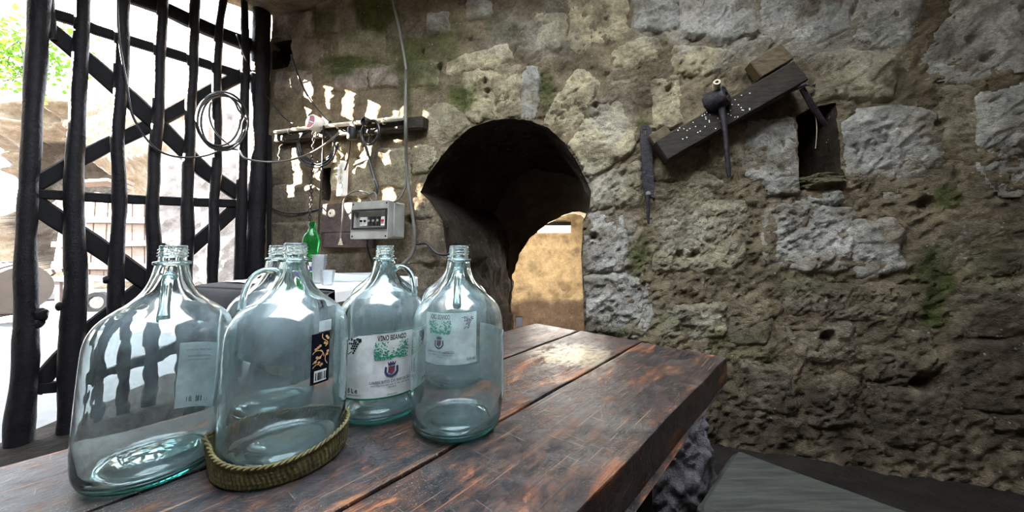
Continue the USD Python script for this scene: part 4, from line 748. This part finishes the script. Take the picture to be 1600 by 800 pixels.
obj('thin_cable', tube(spline(np.array(pts), per=8), .0055, 8), 'cable_black', None, 60, label='thin cable running from the top of the gate down to the beam', category='cable')
wire('wall_cable', [(455, 86, .03), (462, 108), (474, 137), (484, 155), (496, 171), (516, 190, .1)], .0075, 'cable_black', 'black cable from the dark hollow in the wall down to the beam', 'cable', .05)
wire('wall_cable', [(612, -20), (616, 10), (622, 36), (627, 62), (633, 96), (635, 110)], .0105, 'cable_grey', 'upper run of the thick cable hanging from above the arch wall', 'cable', .05)
wire('wall_cable', [(635, 108), (634, 150), (634, 200, .14), (635, 250), (639, 300), (645, 340), (648, 372), (643, 398), (630, 412), (618, 420)], .0115, 'cable_grey', 'long cable dropping past the beam end and the fuse box', 'cable', .06)
wire('wall_cable', [(635, 256), (635, 280), (632, 296), (622, 312), (606, 318), (586, 317), (578, 308), (584, 301), (588, 308), (583, 322), (577, 335), (570, 345, .17)], .0070, 'cable_grey', 'grey lead looping over the top of the fuse box', 'cable', .15)
wire('wall_cable', [(578, 304), (566, 299), (550, 301), (538, 312), (536, 330), (534, 352), (532, 372)], .0055, 'cable_grey', 'short grey lead with a frayed end hanging before the dark board', 'cable', .16)
Rm, p = wframe(532, 376, .16); fl = [tube(spline(np.array([p + np.array([0, 0, .02]), p + np.array([x, y * .3, -.012]), p + np.array([x * 1.8, y, -.030])]), 8), .003, 5) for x, y in ((.006, .0), (-.004, .006), (.010, -.006), (.001, .004), (-.008, 0), (.004, -.01))]
obj('frayed_string', cat(fl), 'string', None, 40, label='frayed pale string end below the short grey lead', category='string')
wire('wall_cable', [(648, 374), (652, 381), (664, 380), (678, 392), (692, 398), (703, 397)], .0085, 'cable_black', 'black cable arching from the long cable into the arch', 'cable', .05)
wire('wall_cable', [(506, 196, .12), (505, 230), (503, 270), (500, 320), (497, 372), (495, 420), (494, 444)], .0075, 'cable_black', 'straight black cable hanging from the beam beside the chain', 'cable', .08)
wire('wall_cable', [(562, 205, .12), (569, 222), (577, 250), (584, 276), (590, 296), (589, 304)], .0105, 'cable_black', 'black strap hanging from the beam under the hand wheel', 'cable', .06)
wire('wall_cable', [(574, 376, .12), (575, 392), (582, 412), (586, 440)], .0075, 'cable_black', 'black cable leaving the bottom of the fuse box', 'cable', .06)
wire('wall_cable', [(426, 326), (450, 333), (480, 331), (506, 325)], .006, 'cable_black', 'thin black cable tacked low across the wall to the dark board', 'cable', .02)
# chain
ch = thing('chain', 'rusty iron chain hanging from the beam above the green bottle', 'chain', loc=wxyz(488, 270, .10)); p0, p1 = wxyz(490, 206, .10), wxyz(484, 357, .08); n = 30; pitch = np.linalg.norm(p1 - p0) / n
def link(k):
    s_ = pitch * .95; a = np.linspace(0, 2 * PI, 12, endpoint=False); c = np.stack([np.cos(a) * pitch * .38, np.zeros(12), np.sin(a) * s_ * .72 * (0.9)], 1)
    m = tube(c, pitch * .13, 5, closed=True); return xf(m, trimesh.transformations.rotation_matrix(r_(40 + 90 * (k % 2)), [0, 0, 1])[:3, :3])
for k in range(n): obj('link', xf(link(k), t=p0 + (p1 - p0) * (k + .5) / n + np.array([.004 * math.sin(k * .7), 0, 0]) - wxyz(488, 270, .10)), 'iron', ch, 50)
# black lamp holder, hand wheel
s = mpx(552, 210); lh = thing('lamp_holder', 'small black lamp holder on a short lead hanging from the beam', 'lamp holder', loc=wxyz(550, 208, .13))
obj('holder', lathe([(0, -10 * s), (6 * s, -10 * s), (7 * s, -8 * s), (7 * s, 7 * s), (5 * s, 9 * s), (0, 9 * s)], 24), 'black_plastic', lh, 40); obj('neck', lathe([(0, 8.5 * s), (4.5 * s, 8.5 * s), (4.5 * s, 12 * s), (2 * s, 16 * s), (0, 16 * s)], 20), 'steel', lh, 40)
obj('lead', tube(spline(np.array([(0, 0, 15 * s), (2 * s, 0, 20 * s), (4 * s, .02, 16 * s)]), 12), .005, 6), 'cable_black', lh, 40)
wire('wall_cable', [(549, 216, .12), (547, 232, .10), (544, 250, .10), (540, 263, .10), (538, 268, .09)], .0055, 'cable_black', 'short lead from the lamp holder to the power strip', 'cable', .10)
hw = thing('spoked_handwheel', 'black spoked hand wheel with a knob hung on the beam', 'hand wheel', loc=wxyz(579, 207, .14)); s = mpx(579, 207); Rw, _ = wframe(579, 207)
a = np.linspace(0, 2 * PI, 36, endpoint=False); obj('rim', xf(tube(np.stack([np.cos(a) * 17 * s, np.sin(a) * 18 * s, a * 0], 1), 2.3 * s, 8, closed=True), Rw), 'black_plastic', hw, 60)
obj('hub', xf(lathe([(0, -.015), (4 * s, -.015), (4.5 * s, 0), (4 * s, .02), (1.6 * s, .022), (1.6 * s, .012), (0, .012)], 20), Rw), 'black_plastic', hw, 40)
for ang in (20, 140, 262): obj('spoke', xf(tube(np.array([(0, 0, 0), (17 * s * math.cos(r_(ang)), 17.5 * s * math.sin(r_(ang)), 0)]), 1.5 * s, 8), Rw), 'black_plastic', hw, 40)
obj('knob', xf(lathe([(0, 0), (5 * s, 0), (6.5 * s, .015), (6.5 * s, .05), (4.2 * s, .055), (3.6 * s, .04), (0, .04)], 20), Rw, Rw @ np.array([-2 * s, 14 * s, 0.005])), 'black_plastic', hw, 40)
# power strip
s = mpx(538, 280); ps = thing('power_strip', 'sunlit pale power strip with four sockets hanging on the wall', 'power strip', loc=wxyz(538, 281, .07)); Rp, _ = wframe(538, 281)
base = sbox(-6.5 * s, -24 * s, 6.5 * s, 22 * s).buffer(1.2 * s); obj('body', xf(trimesh.creation.extrude_polygon(base, .03, engine='earcut'), Rp), 'white_plastic', ps, 30)
obj('cord_end', xf(lathe([(0, -.004), (7 * s, -.004), (7.4 * s, .02), (5 * s, .03), (0, .032)], 24), Rp, Rp @ np.array([0, 21.5 * s, 0])), 'pvc_pale', ps, 40)
for k in range(4):
    y = (12.0 - k * 10.8) * s; so = obj('socket', xf(lathe([(0, .0305), (4.2 * s, .0305), (4.2 * s, .034), (5.1 * s, .034), (5.1 * s, .029), (0, .029)], 24), Rp, Rp @ np.array([0, y, 0])), 'pvc_pale', ps, 40)
    for dx in (-1.7, 0, 1.7): obj('pin_hole', xf(lathe([(0, .0312), (.75 * s, .0312), (.75 * s, .030), (0, .030)], 10), Rp, Rp @ np.array([0, y + dx * s, 0])), 'black_plastic', so, 40)
# dark board of two planks, with a round knob
Rm, p = wframe(541, 354, .035); s = mpx(541, 354); bd = thing('backing_board', 'dark two-plank board behind the fuse box', 'board', loc=p)
def wpoly(pts, px0, py0): return Polygon([((a - px0) , (py0 - b)) for a, b in pts])
def board_piece(x0, y0, x1, y1, th, dz=0.0, jit=3):
    a, b = wxyz(x0, y0), wxyz(x1, y1); w_, h_ = np.linalg.norm((b - a)[:2]), a[2] - b[2]; m = rough(rbox(w_, h_, th, .005), .002, 8, jit, edge=.05)
    return xf(m, Rm, (a + b) / 2 - wxyz(541, 354) + Rm[:, 2] * dz)
obj('plank', board_piece(507, 320, 596, 362, .035), 'board_plum', bd, 40); obj('plank', board_piece(508, 363, 584, 387, .035, -.004, 5), 'board_plum', bd, 40)
obj('round_knob', xf(lathe([(0, .032), (2 * s, .032), (6 * s, .030), (6.6 * s, .026), (6.6 * s, .016), (0, .016)], 24), Rm, wxyz(522.5, 334) - wxyz(541, 354)), 'pvc_pale', bd, 40, label='round white button')
obj('screw', xf(lathe([(0, .036), (1.2 * s, .036), (1.2 * s, .030), (0, .030)], 10), Rm, wxyz(522.5, 334) - wxyz(541, 354)), 'black_plastic', bd, 40)
# fuse box
Rm, _ = wframe(590, 346); A0, A1 = wxyz(549, 316, .20), wxyz(606, 373, .20); fw, fh = np.linalg.norm((A1 - A0)[:2]), A0[2] - A1[2]; fc = (A0 + A1) / 2; fd = .165
fb = thing('fuse_box', 'grey plastic fuse box with breaker window on the dark board', 'fuse box', loc=fc); s = fh / 57
def fbx(x0, y0, x1, y1, z0, z1, bev=.003): return xf(rbox(abs(x1 - x0), abs(y1 - y0), z1 - z0, bev), Rm, Rm @ np.array([(x0 + x1) / 2, (y0 + y1) / 2, (z0 + z1) / 2]))
hw_, hh_ = fw / 2, fh / 2
obj('case', fbx(-hw_ + .004, -hh_ + .004, hw_ - .004, hh_ - .004, -fd, -.03, .008), 'pvc_grey', fb, 30)
y1, y0 = hh_ - 15 * s, -hh_ + 17 * s
cover = sbox(-hw_, -hh_, hw_, hh_).buffer(-.01).buffer(.01).difference(sbox(-hw_ + .025, y0, hw_ - .02, y1))
obj('cover', xf(trimesh.creation.extrude_polygon(cover, .036, engine='earcut'), Rm, Rm @ np.array([0, 0, -.036])), 'pvc_grey', fb, 30)
obj('window_frame', xf(trimesh.creation.extrude_polygon(sbox(-hw_ + .012, y0 - .012, hw_ - .008, y1 + .012).difference(sbox(-hw_ + .025, y0, hw_ - .02, y1)), .008, engine='earcut'), Rm), 'black_plastic', fb, 30, label='dark rim of the breaker window')
obj('recess', fbx(-hw_ + .02, y0 - .002, hw_ - .015, y1 + .002, -.075, -.06), 'black_plastic', fb, 30)
X0, X1 = -hw_ + .03, hw_ - .025; bw = (X1 - X0); yb0, yb1 = y0 + .012, y1 - .035
for k, (a, b, mt) in enumerate([(.10, .22, 'white_plastic'), (.22, .34, 'white_plastic'), (.36, .48, 'black_plastic'), (.50, .62, 'black_plastic'), (.64, .76, 'black_plastic'), (.79, .92, 'white_plastic')]):
    br = obj('breaker', fbx(X0 + a * bw, yb0, X0 + b * bw - .003, yb1, -.06, -.022, .002), mt, fb, 30)
    obj('toggle', fbx(X0 + (a + .03) * bw, (yb0 + yb1) / 2 - .004, X0 + (b - .03) * bw, (yb0 + yb1) / 2 + .010, -.022, -.010, .002), 'red_plastic' if k == 5 else ('black_plastic' if mt == 'white_plastic' else 'pvc_grey'), br, 30)
for a in (-1, 1):
    for b in (-1, 1): obj('screw', xf(lathe([(0, .002), (.006, .002), (.006, -.004), (0, -.004)], 12), Rm, Rm @ np.array([a * (hw_ - .017), b * (hh_ - .017), 0])), 'black_plastic', fb, 40)
obj('side_lid', fbx(hw_ - .004, -hh_ + .012, hw_ + .003, hh_ - .012, -fd + .02, -.05), 'pvc_grey', fb, 30)

# ------------------------------------------------------------------ old iron and timber on the right of the arch
sh = thing('iron_strap', 'flat rusty iron strap with an eye hung left of the slanting timber', 'iron strap', loc=wxyz(1009, 260, .05)); s = mpx(1009, 260); Rm, _ = wframe(1009, 260); O = np.array((1009, 260))
def iron_plate(pts, th=.012, hole=None):
    g = Polygon([((a - 1009) * s, (260 - b) * s) for a, b in pts]).buffer(.004).buffer(-.002)
    if hole: g = g.difference(Polygon([((a - 1009) * s, (260 - b) * s) for a, b in hole]))
    return xf(rough(trimesh.creation.extrude_polygon(g, th, engine='earcut'), .003, 40, 3, edge=.02), Rm)
obj('strap', iron_plate([(1004, 196), (1013, 195), (1019, 202), (1018, 220), (1019, 300), (1018, 308), (1006, 308), (1004, 290), (1003, 220), (1002, 203)], hole=[(1007, 202), (1012, 202), (1012, 212), (1008, 212)]), 'iron', sh, 30)
obj('rivet', xf(lathe([(0, .02), (3 * s, .019), (3.6 * s, .012), (3.6 * s, 0), (0, 0)], 14), Rm, Rm @ np.array([1.5 * s, -43 * s, 0])), 'steel', sh, 40)
obj('pin', xf(tube(np.array([(0.5 * s, -45 * s, .008), (0.8 * s, -70 * s, .012), (0.2 * s, -82 * s, .01), (0.6 * s, -90 * s, .01)]), np.array([3.4, 2.2, 2.0, 1.2]) * s, 8, rough=.15), Rm), 'iron', sh, 40); obj('cross_pin', xf(tube(np.array([(-5.5 * s, -81.5 * s, .01), (6 * s, -81.5 * s, .012)]), 1.3 * s, 7, rough=.15), Rm), 'iron', sh, 40)
obj('hook', xf(tube(spline(np.array([(4 * s, -46 * s, .01), (8 * s, -50 * s, .03), (10 * s, -53 * s, .0)]), 8), 1.6 * s, 6), Rm), 'iron', sh, 40)
tb0, tb1 = wxyz(1030, 240, .10), wxyz(1243, 117, .10); tb = thing('slanting_timber', 'dark old timber slanting up the wall, speckled with limewash', 'timber', loc=(tb0 + tb1) / 2)
n_ = wall_n(np.array((tb0 + tb1)[0] / 2)); ux = (tb1 - tb0) / np.linalg.norm(tb1 - tb0); Rt = frame(n_, ux); Lt = np.linalg.norm(tb1 - tb0); st_ = mpx(1140, 180)
obj('timber', xf(rough(rbox(Lt, 35 * st_, .13, .006), .004, 9, 8, edge=.035), Rt), 'old_beam', tb, 40)
g_ = np.random.default_rng(5); sp = [xf(rock((.0035, .0035, .0015), k, 1, .3), Rt, Rt @ np.array([x, y, .066])) for k, (x, y) in enumerate([(g_.uniform(-.28, .14), g_.uniform(-.05, .06)) for _ in range(46)])]
obj('limewash_specks', cat(sp), 'white_plastic', tb, False, kind='stuff')
bk = wxyz(1200, 100, .07); obj('timber_block', xf(rough(rbox(50 * st_, 30 * st_, .09, .005), .003, 9, 2, edge=.03), Rt, bk), 'old_block', None, 40, label='short sawn wood block wedged above the upper end of the slanting timber', category='wood block')
bk = wxyz(1030, 213, .09); obj('wood_wedge', xf(rough(rbox(30 * st_, 17 * st_, .07, .004), .003, 9, 2, edge=.03), Rt, bk), 'old_block', None, 40, label='small wood wedge at the lower end of the slanting timber', category='wood wedge')
pk = thing('iron_spike', 'rusty iron spike with a thick eye hanging in front of the slanting timber', 'iron spike', loc=wxyz(1134, 200, .20)); s = mpx(1134, 200) * .93; Rm, _ = wframe(1134, 200)
obj('shank', xf(tube(np.array([(-4 * s, 42 * s, .0), (-4 * s, 30 * s, .0), (-1 * s, -10 * s, 0), (2 * s, -70 * s, -.02), (3 * s, -78 * s, -.02)]), np.array([5, 5, 4, 3.6, 2.5]) * s, 9, rough=.2, seed=4), Rm), 'iron', pk, 40)
obj('eye', xf(xf(rough(lathe([(5 * s, -16 * s), (14 * s, -16 * s), (17 * s, -8 * s), (17 * s, 8 * s), (14 * s, 16 * s), (5 * s, 16 * s), (5 * s, -16 * s)], 24), .006, 30, 3), frame([.75, .25, .6])), Rm, Rm @ np.array([-10 * s, 48 * s, -.01])), 'iron', pk, 40)
obj('tube_end', xf(lathe([(2.6 * s, -.02), (5.0 * s, -.02), (5.4 * s, .05), (5 * s, .055), (2.6 * s, .055), (2.6 * s, -.02)], 18), Rm @ frame([-.2, .3, 1.]), Rm @ np.array([-13 * s, 62 * s, .03])), 'string', pk, 40, label='pale worn tube end')
rdm = thing('iron_bar', 'thin rusty iron bar hanging from a peg beside the niche', 'iron bar', loc=wxyz(1262, 150, .12)); o_ = wxyz(1262, 150, .12)
obj('peg', tube(np.array([wxyz(1196, 158, .06) - o_, wxyz(1260, 131, .16) - o_]), .011, 8, rough=.2), 'iron', rdm, 40); obj('bar', tube(np.array([wxyz(1253, 138, .13) - o_, wxyz(1270, 168, .10) - o_, wxyz(1290, 196, .06) - o_]), np.array([.014, .017, .012]), 8, rough=.2, seed=6), 'iron', rdm, 40)
wire('string', [(1273, 178), (1276, 195), (1276, 212), (1274, 232)], .0018, 'string', 'thin pale string hanging in the mouth of the niche', 'string', .06)
ni = wxyz(1285, 284, -.03); obj('niche_stone', xf(rock((.105, .10, .045), 4, 4, .35), t=ni + np.array([0, .02, .0])), 'tuff', None, 40, label='loose rounded mossy stone lying in the square niche', category='stone', tint=(.16, .155, .085))

# ------------------------------------------------------------------ floor pieces at lower right
H = 0.17
c4 = [at_z(np.array(float(a)), np.array(float(b)), H) for a, b in ((1146, 697), (1112, 772), (1445, 803))]
ud = (c4[2] - c4[0]); ud /= np.linalg.norm(ud); wd = np.cross([0, 0, 1.0], ud); wd = wd if wd @ (c4[1] - c4[0]) > 0 else -wd; width = abs((c4[1] - c4[0]) @ wd) + .10
sl_ = rough(rbox(1.5, width, .16, .03), .006, 5, 4, edge=.06)
obj('timber_slab', xf(sl_, np.stack([ud, np.cross([0, 0, 1.0], ud), [0, 0, 1.0]], 1), c4[0] + ud * .75 + wd * width / 2 - np.array([0, 0, .08])), 'grey_timber', None, 40, label='broad grey weathered timber lying on the floor at the foot of the wall', category='timber')
bo = at_z(np.array(1062.), np.array(760.), .16); mr = rock((.24, .22, .30), 11, 5, .30); obj('boulder', xf(mr, t=(bo[0] - .02, bo[1] + .22, .17)), 'tuff', None, 40, label='rough lump of rock on the floor under the table corner', category='rock', tint=(.19, .17, .19))

# ------------------------------------------------------------------ the courtyard beyond the gate
v, f = slab((-24, -8, -0.03), (22.0, 0, 0), (0, 30, 0), 120, 140, 0.05, 1.2, 21); obj('ground', (v, f), 'courtyard_stone', None, True, kind='structure', label='pale worn stone paving of the courtyard')
cl = thing('cliff', 'sunlit pale tuff cliff with a dark hollow across the courtyard', kind='structure')
nu, nv = 240, 150
U, Vv = [a.ravel() for a in np.meshgrid(np.linspace(-120, 520, nu), np.linspace(0, 1, nv), indexing='ij')]
topy = np.interp(U, [-120, 0, 70, 140, 300, 520], [128, 116, 108, 84, 66, 60]) + 18 * (meshkit.fbm(np.stack([U / 40, U * 0, U * 0], -1), 3, 3) - .5)
YC = 10.0 - 0.002 * (U - 100)
base = at_y(U, np.full_like(U, 384.0), YC); ztop = at_y(U, topy, YC)[:, 2]; zz = -0.1 + (ztop + .1) * np.clip(Vv * 1.25, 0, 1)
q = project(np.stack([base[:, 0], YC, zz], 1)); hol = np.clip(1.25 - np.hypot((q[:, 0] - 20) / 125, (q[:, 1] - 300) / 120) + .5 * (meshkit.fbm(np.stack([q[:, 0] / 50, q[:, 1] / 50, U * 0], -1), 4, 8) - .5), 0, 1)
nz = meshkit.fbm(np.stack([base[:, 0] * .8, zz * .8, U * 0], -1), 6, 14) - .5; led = .5 * np.abs(meshkit.fbm(np.stack([base[:, 0] * .5, zz * 2.2, U * 0], -1), 4, 24) - .5)
back = 2.2 * np.clip(hol * 3, 0, 1) + 1.6 * nz - led + 2.0 * np.clip((q[:, 1] < 190) * (190 - q[:, 1]) / 100, 0, 1.5) + 6 * np.clip(Vv - .8, 0, 1) / .2
V = np.stack([base[:, 0], YC + back, zz + .3 * nz * (Vv > .8)], 1)
ct = np.broadcast_to(np.array((0.125, 0.098, 0.070)), V.shape) * (0.75 + .5 * meshkit.fbm(V * 1.5, 4, 5))[:, None]; ct = np.where(hol[:, None] > .25, np.array((0.034, 0.026, 0.019)) * (0.7 + .6 * meshkit.fbm(V * 2.5, 4, 5))[:, None], ct)  # shade under the overhang painted into the tint of the hollow
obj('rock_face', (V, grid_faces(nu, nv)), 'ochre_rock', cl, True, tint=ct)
# unseen rock bank added at left so low sun strikes only the upper wall
v, f = slab((-7.2, -6.5, -.1), (0, 10.8, 0), (0, 0, 1.0), 180, 60, 0.45, 1.3, 33); v[:, 2] = -.1 + (v[:, 2] + .1) * np.interp(v[:, 1], [-6.5, 1.42, 1.5, 5.5], [6.2, 6.2, 3.66, 3.5]); obj('rock_face', (v, f), 'ochre_rock', cl, True, tint=np.full((len(v), 3), (0.48, 0.40, 0.31)))
# whitewashed rough wall right behind the gate
ww = thing('courtyard_wall', 'rough whitewashed wall behind the right half of the gate', 'wall', kind='structure')
g = [(246, 250), (262, 236), (286, 232), (304, 226), (306, 100), (330, 60), (420, 40), (424, 470), (246, 478)]
gp_ = at_y(np.array([a for a, b in g], float), np.array([b for a, b in g], float), 5.6); P = Polygon(gp_[:, [0, 2]])
x0, z0, x1, z1 = P.bounds; ax, az = np.arange(x0, x1, .035), np.arange(z0, z1, .035); x, z = [a.ravel() for a in np.meshgrid(ax, az, indexing='ij')]
kp = shapely.contains(P.buffer(.02), shapely.points(x, z)); h = .22 * (meshkit.fbm(np.stack([x * 3, z * 3, x * 0], -1), 6, 2) - .5); V = np.stack([x, 5.6 + h, z], 1); f = grid_faces(len(ax), len(az), kp); V, f = compact(V, f)[:2]
V2 = V + np.array([0, .4, 0]); obj('plaster', (V, f), 'ochre_rock', ww, True, tint=np.full((len(V), 3), (0.165, 0.15, 0.145)))
dp = at_y(np.array([316., 318.]), np.array([92., 232.]), 5.42); obj('drain_pipe', tube(np.linspace(dp[1], dp[0], 8), .06, 10), 'white_plastic', ww, 50, label='pale vertical drain pipe')
# wooden cart: plank side, rails, frame, leg, wheel
YCt = 6.4
def cpt(px, py, dy=0.0): return at_y(np.array(float(px)), np.array(float(py)), YCt + dy)
cart = thing('hand_cart', 'pale plank-sided wooden hand cart standing in the courtyard', 'cart', loc=cpt(160, 480)); oc = cpt(160, 480)
tops = [(96, 328), (112, 300), (130, 306), (150, 306), (170, 306), (189, 306), (207, 308), (226, 310), (244, 312)]
bots = [(80, 425), (98, 425), (118, 428), (140, 430), (162, 431), (184, 431), (206, 431), (226, 431), (246, 431)]
for k in range(8):
    a, b, c_, d_ = cpt(*tops[k]), cpt(*tops[k + 1]), cpt(*bots[k + 1]), cpt(*bots[k]); gap = .12
    q = np.array([a + (b - a) * gap * .5, b - (b - a) * gap * .5, c_ - (c_ - d_) * gap * .5, d_ + (c_ - d_) * gap * .5]) - oc
    obj('plank', trimesh.convex.convex_hull(np.vstack([q, q + np.array([0, .03 + .006 * (k % 2), 0])])), 'pale_plank', cart, False)
def cbar(x0, y0, x1, y1, w, dy=-.04, m_='pale_plank', name='rail', d=.05):
    a, b = cpt(x0, y0, dy) - oc, cpt(x1, y1, dy) - oc; Rr = frame(np.array([0, -1.0, 0]), b - a); return obj(name, xf(rough(rbox(np.linalg.norm(b - a), w, d, .006), .003, 5, 3, edge=.2), Rr, (a + b) / 2), m_, cart, 40)
cbar(120, 343, 250, 345, .11); cbar(82, 382, 250, 380, .10); cbar(82, 414, 250, 418, .12); cbar(66, 436, 250, 436, .10, -.08, 'red_frame', 'frame_bar'); cbar(92, 440, 92, 503, .10, -.06, 'red_frame', 'leg'); cbar(230, 440, 230, 500, .10, -.06, 'red_frame', 'leg'); cbar(66, 436, 84, 424, .09, -.08, 'red_frame', 'frame_bar')
wc = cpt(153, 472, -.15) - oc; wr = 16 * YCt / F
obj('tyre', xf(lathe([(wr * .62, -.05), (wr * .95, -.05), (wr, -.02), (wr, .02), (wr * .95, .05), (wr * .62, .05), (wr * .62, -.05)], 28), frame([0.25, -1, 0]), wc), 'rubber', cart, 40); obj('wheel_hub', xf(lathe([(0, -.03), (wr * .62, -.03), (wr * .62, .03), (wr * .2, .05), (0, .05)], 20), frame([0.25, -1, 0]), wc), 'steel', cart, 40)
for k, (x0, y0, x1, y1) in enumerate([(128, 287, 176, 284), (132, 281, 180, 290), (136, 276, 160, 279)]):
    a, b = at_y(np.array(float(x0)), np.array(float(y0)), 6.75 - .0 * k), at_y(np.array(float(x1)), np.array(float(y1)), 6.75); Rr = frame(np.array([0, -1.0, .3]), b - a)
    obj('loose_board', xf(rbox(np.linalg.norm(b - a), .07, .20, .008), Rr, (a + b) / 2 + np.array([0, .25 * k, 0])), 'pale_plank', None, 40, label=['loose board lying lowest behind the top of the cart', 'middle loose board lying behind the top of the cart', 'short uppermost board behind the top of the cart'][k], category='board', group='loose boards behind the cart')
bc = at_y(np.array(-2.), np.array(428.), 5.2); br_ = 42 * 5.2 / F
bar = thing('barrel', 'old brown wooden barrel lying at the left edge of the courtyard', 'barrel', loc=(bc[0], bc[1], br_ + .08)); prof = [(0, -.5), (br_ * .82, -.5), (br_ * .84, -.48), (br_ * .95, -.25), (br_, 0), (br_ * .95, .25), (br_ * .84, .48), (br_ * .82, .5), (0, .5)]
obj('staves', xf(lathe(prof, 28), frame([-1, .2, 0])), 'barrel_wood', bar, 40)
for z_ in (-.38, -.16, .16, .38):
    rr_ = np.interp(abs(z_), [0, .25, .48], [br_, br_ * .95, br_ * .84]) + .004; obj('hoop', xf(lathe([(rr_ - .004, z_ - .025), (rr_ + .003, z_ - .025), (rr_ + .003, z_ + .025), (rr_ - .004, z_ + .025)], 28), frame([-1, .2, 0])), 'iron', bar, 40)
k0, k1 = at_z(np.array(-60.), np.array(470.), .06), at_z(np.array(100.), np.array(461.), .06); kd = k1 - k0; obj('kerb_log', xf(rough(rbox(np.linalg.norm(kd), .30, .22, .05), .02, 2, 3, edge=.12), frame([0, 0, 1.0], kd), (k0 + k1) / 2 + np.array([0, 0, .0])), 'courtyard_stone', None, 40, label='long pale stone kerb across the courtyard floor', category='kerb')
# plant on top of the cliff: many leaves, nobody could count them
pc = thing('creeper_bush', 'red and green leafy bush growing on top of the cliff', 'bush', loc=at_y(np.array(30.), np.array(80.), 9.6)); g = np.random.default_rng(12)
ms = []; N = 900
cen = np.stack([g.normal(0, .85, N), g.normal(0, .4, N), g.normal(-.05, .5, N)], 1); 
lv = np.array([(0, 0, 0), (.045, .05, .01), (0, .13, 0), (-.045, .05, .01)]); Vl, Fl = [], []
for k in range(N):
    q_ = np.linalg.qr(g.normal(size=(3, 3)))[0]; Vl.append(lv * g.uniform(.7, 1.6) @ q_.T + cen[k]); Fl.append(np.array([(0, 1, 2), (0, 2, 3)]) + 4 * k)
obj('foliage', (np.vstack(Vl), np.vstack(Fl)), 'leaf', pc, False, kind='stuff')
for k in range(6): obj('stem', tube(spline(np.array([(g.normal(0, .2), 0, -.9), (g.normal(0, .5), .1, -.3), (g.normal(0, .9), .1, .4)]), 8), .015, 5), 'red_frame', pc, 40)
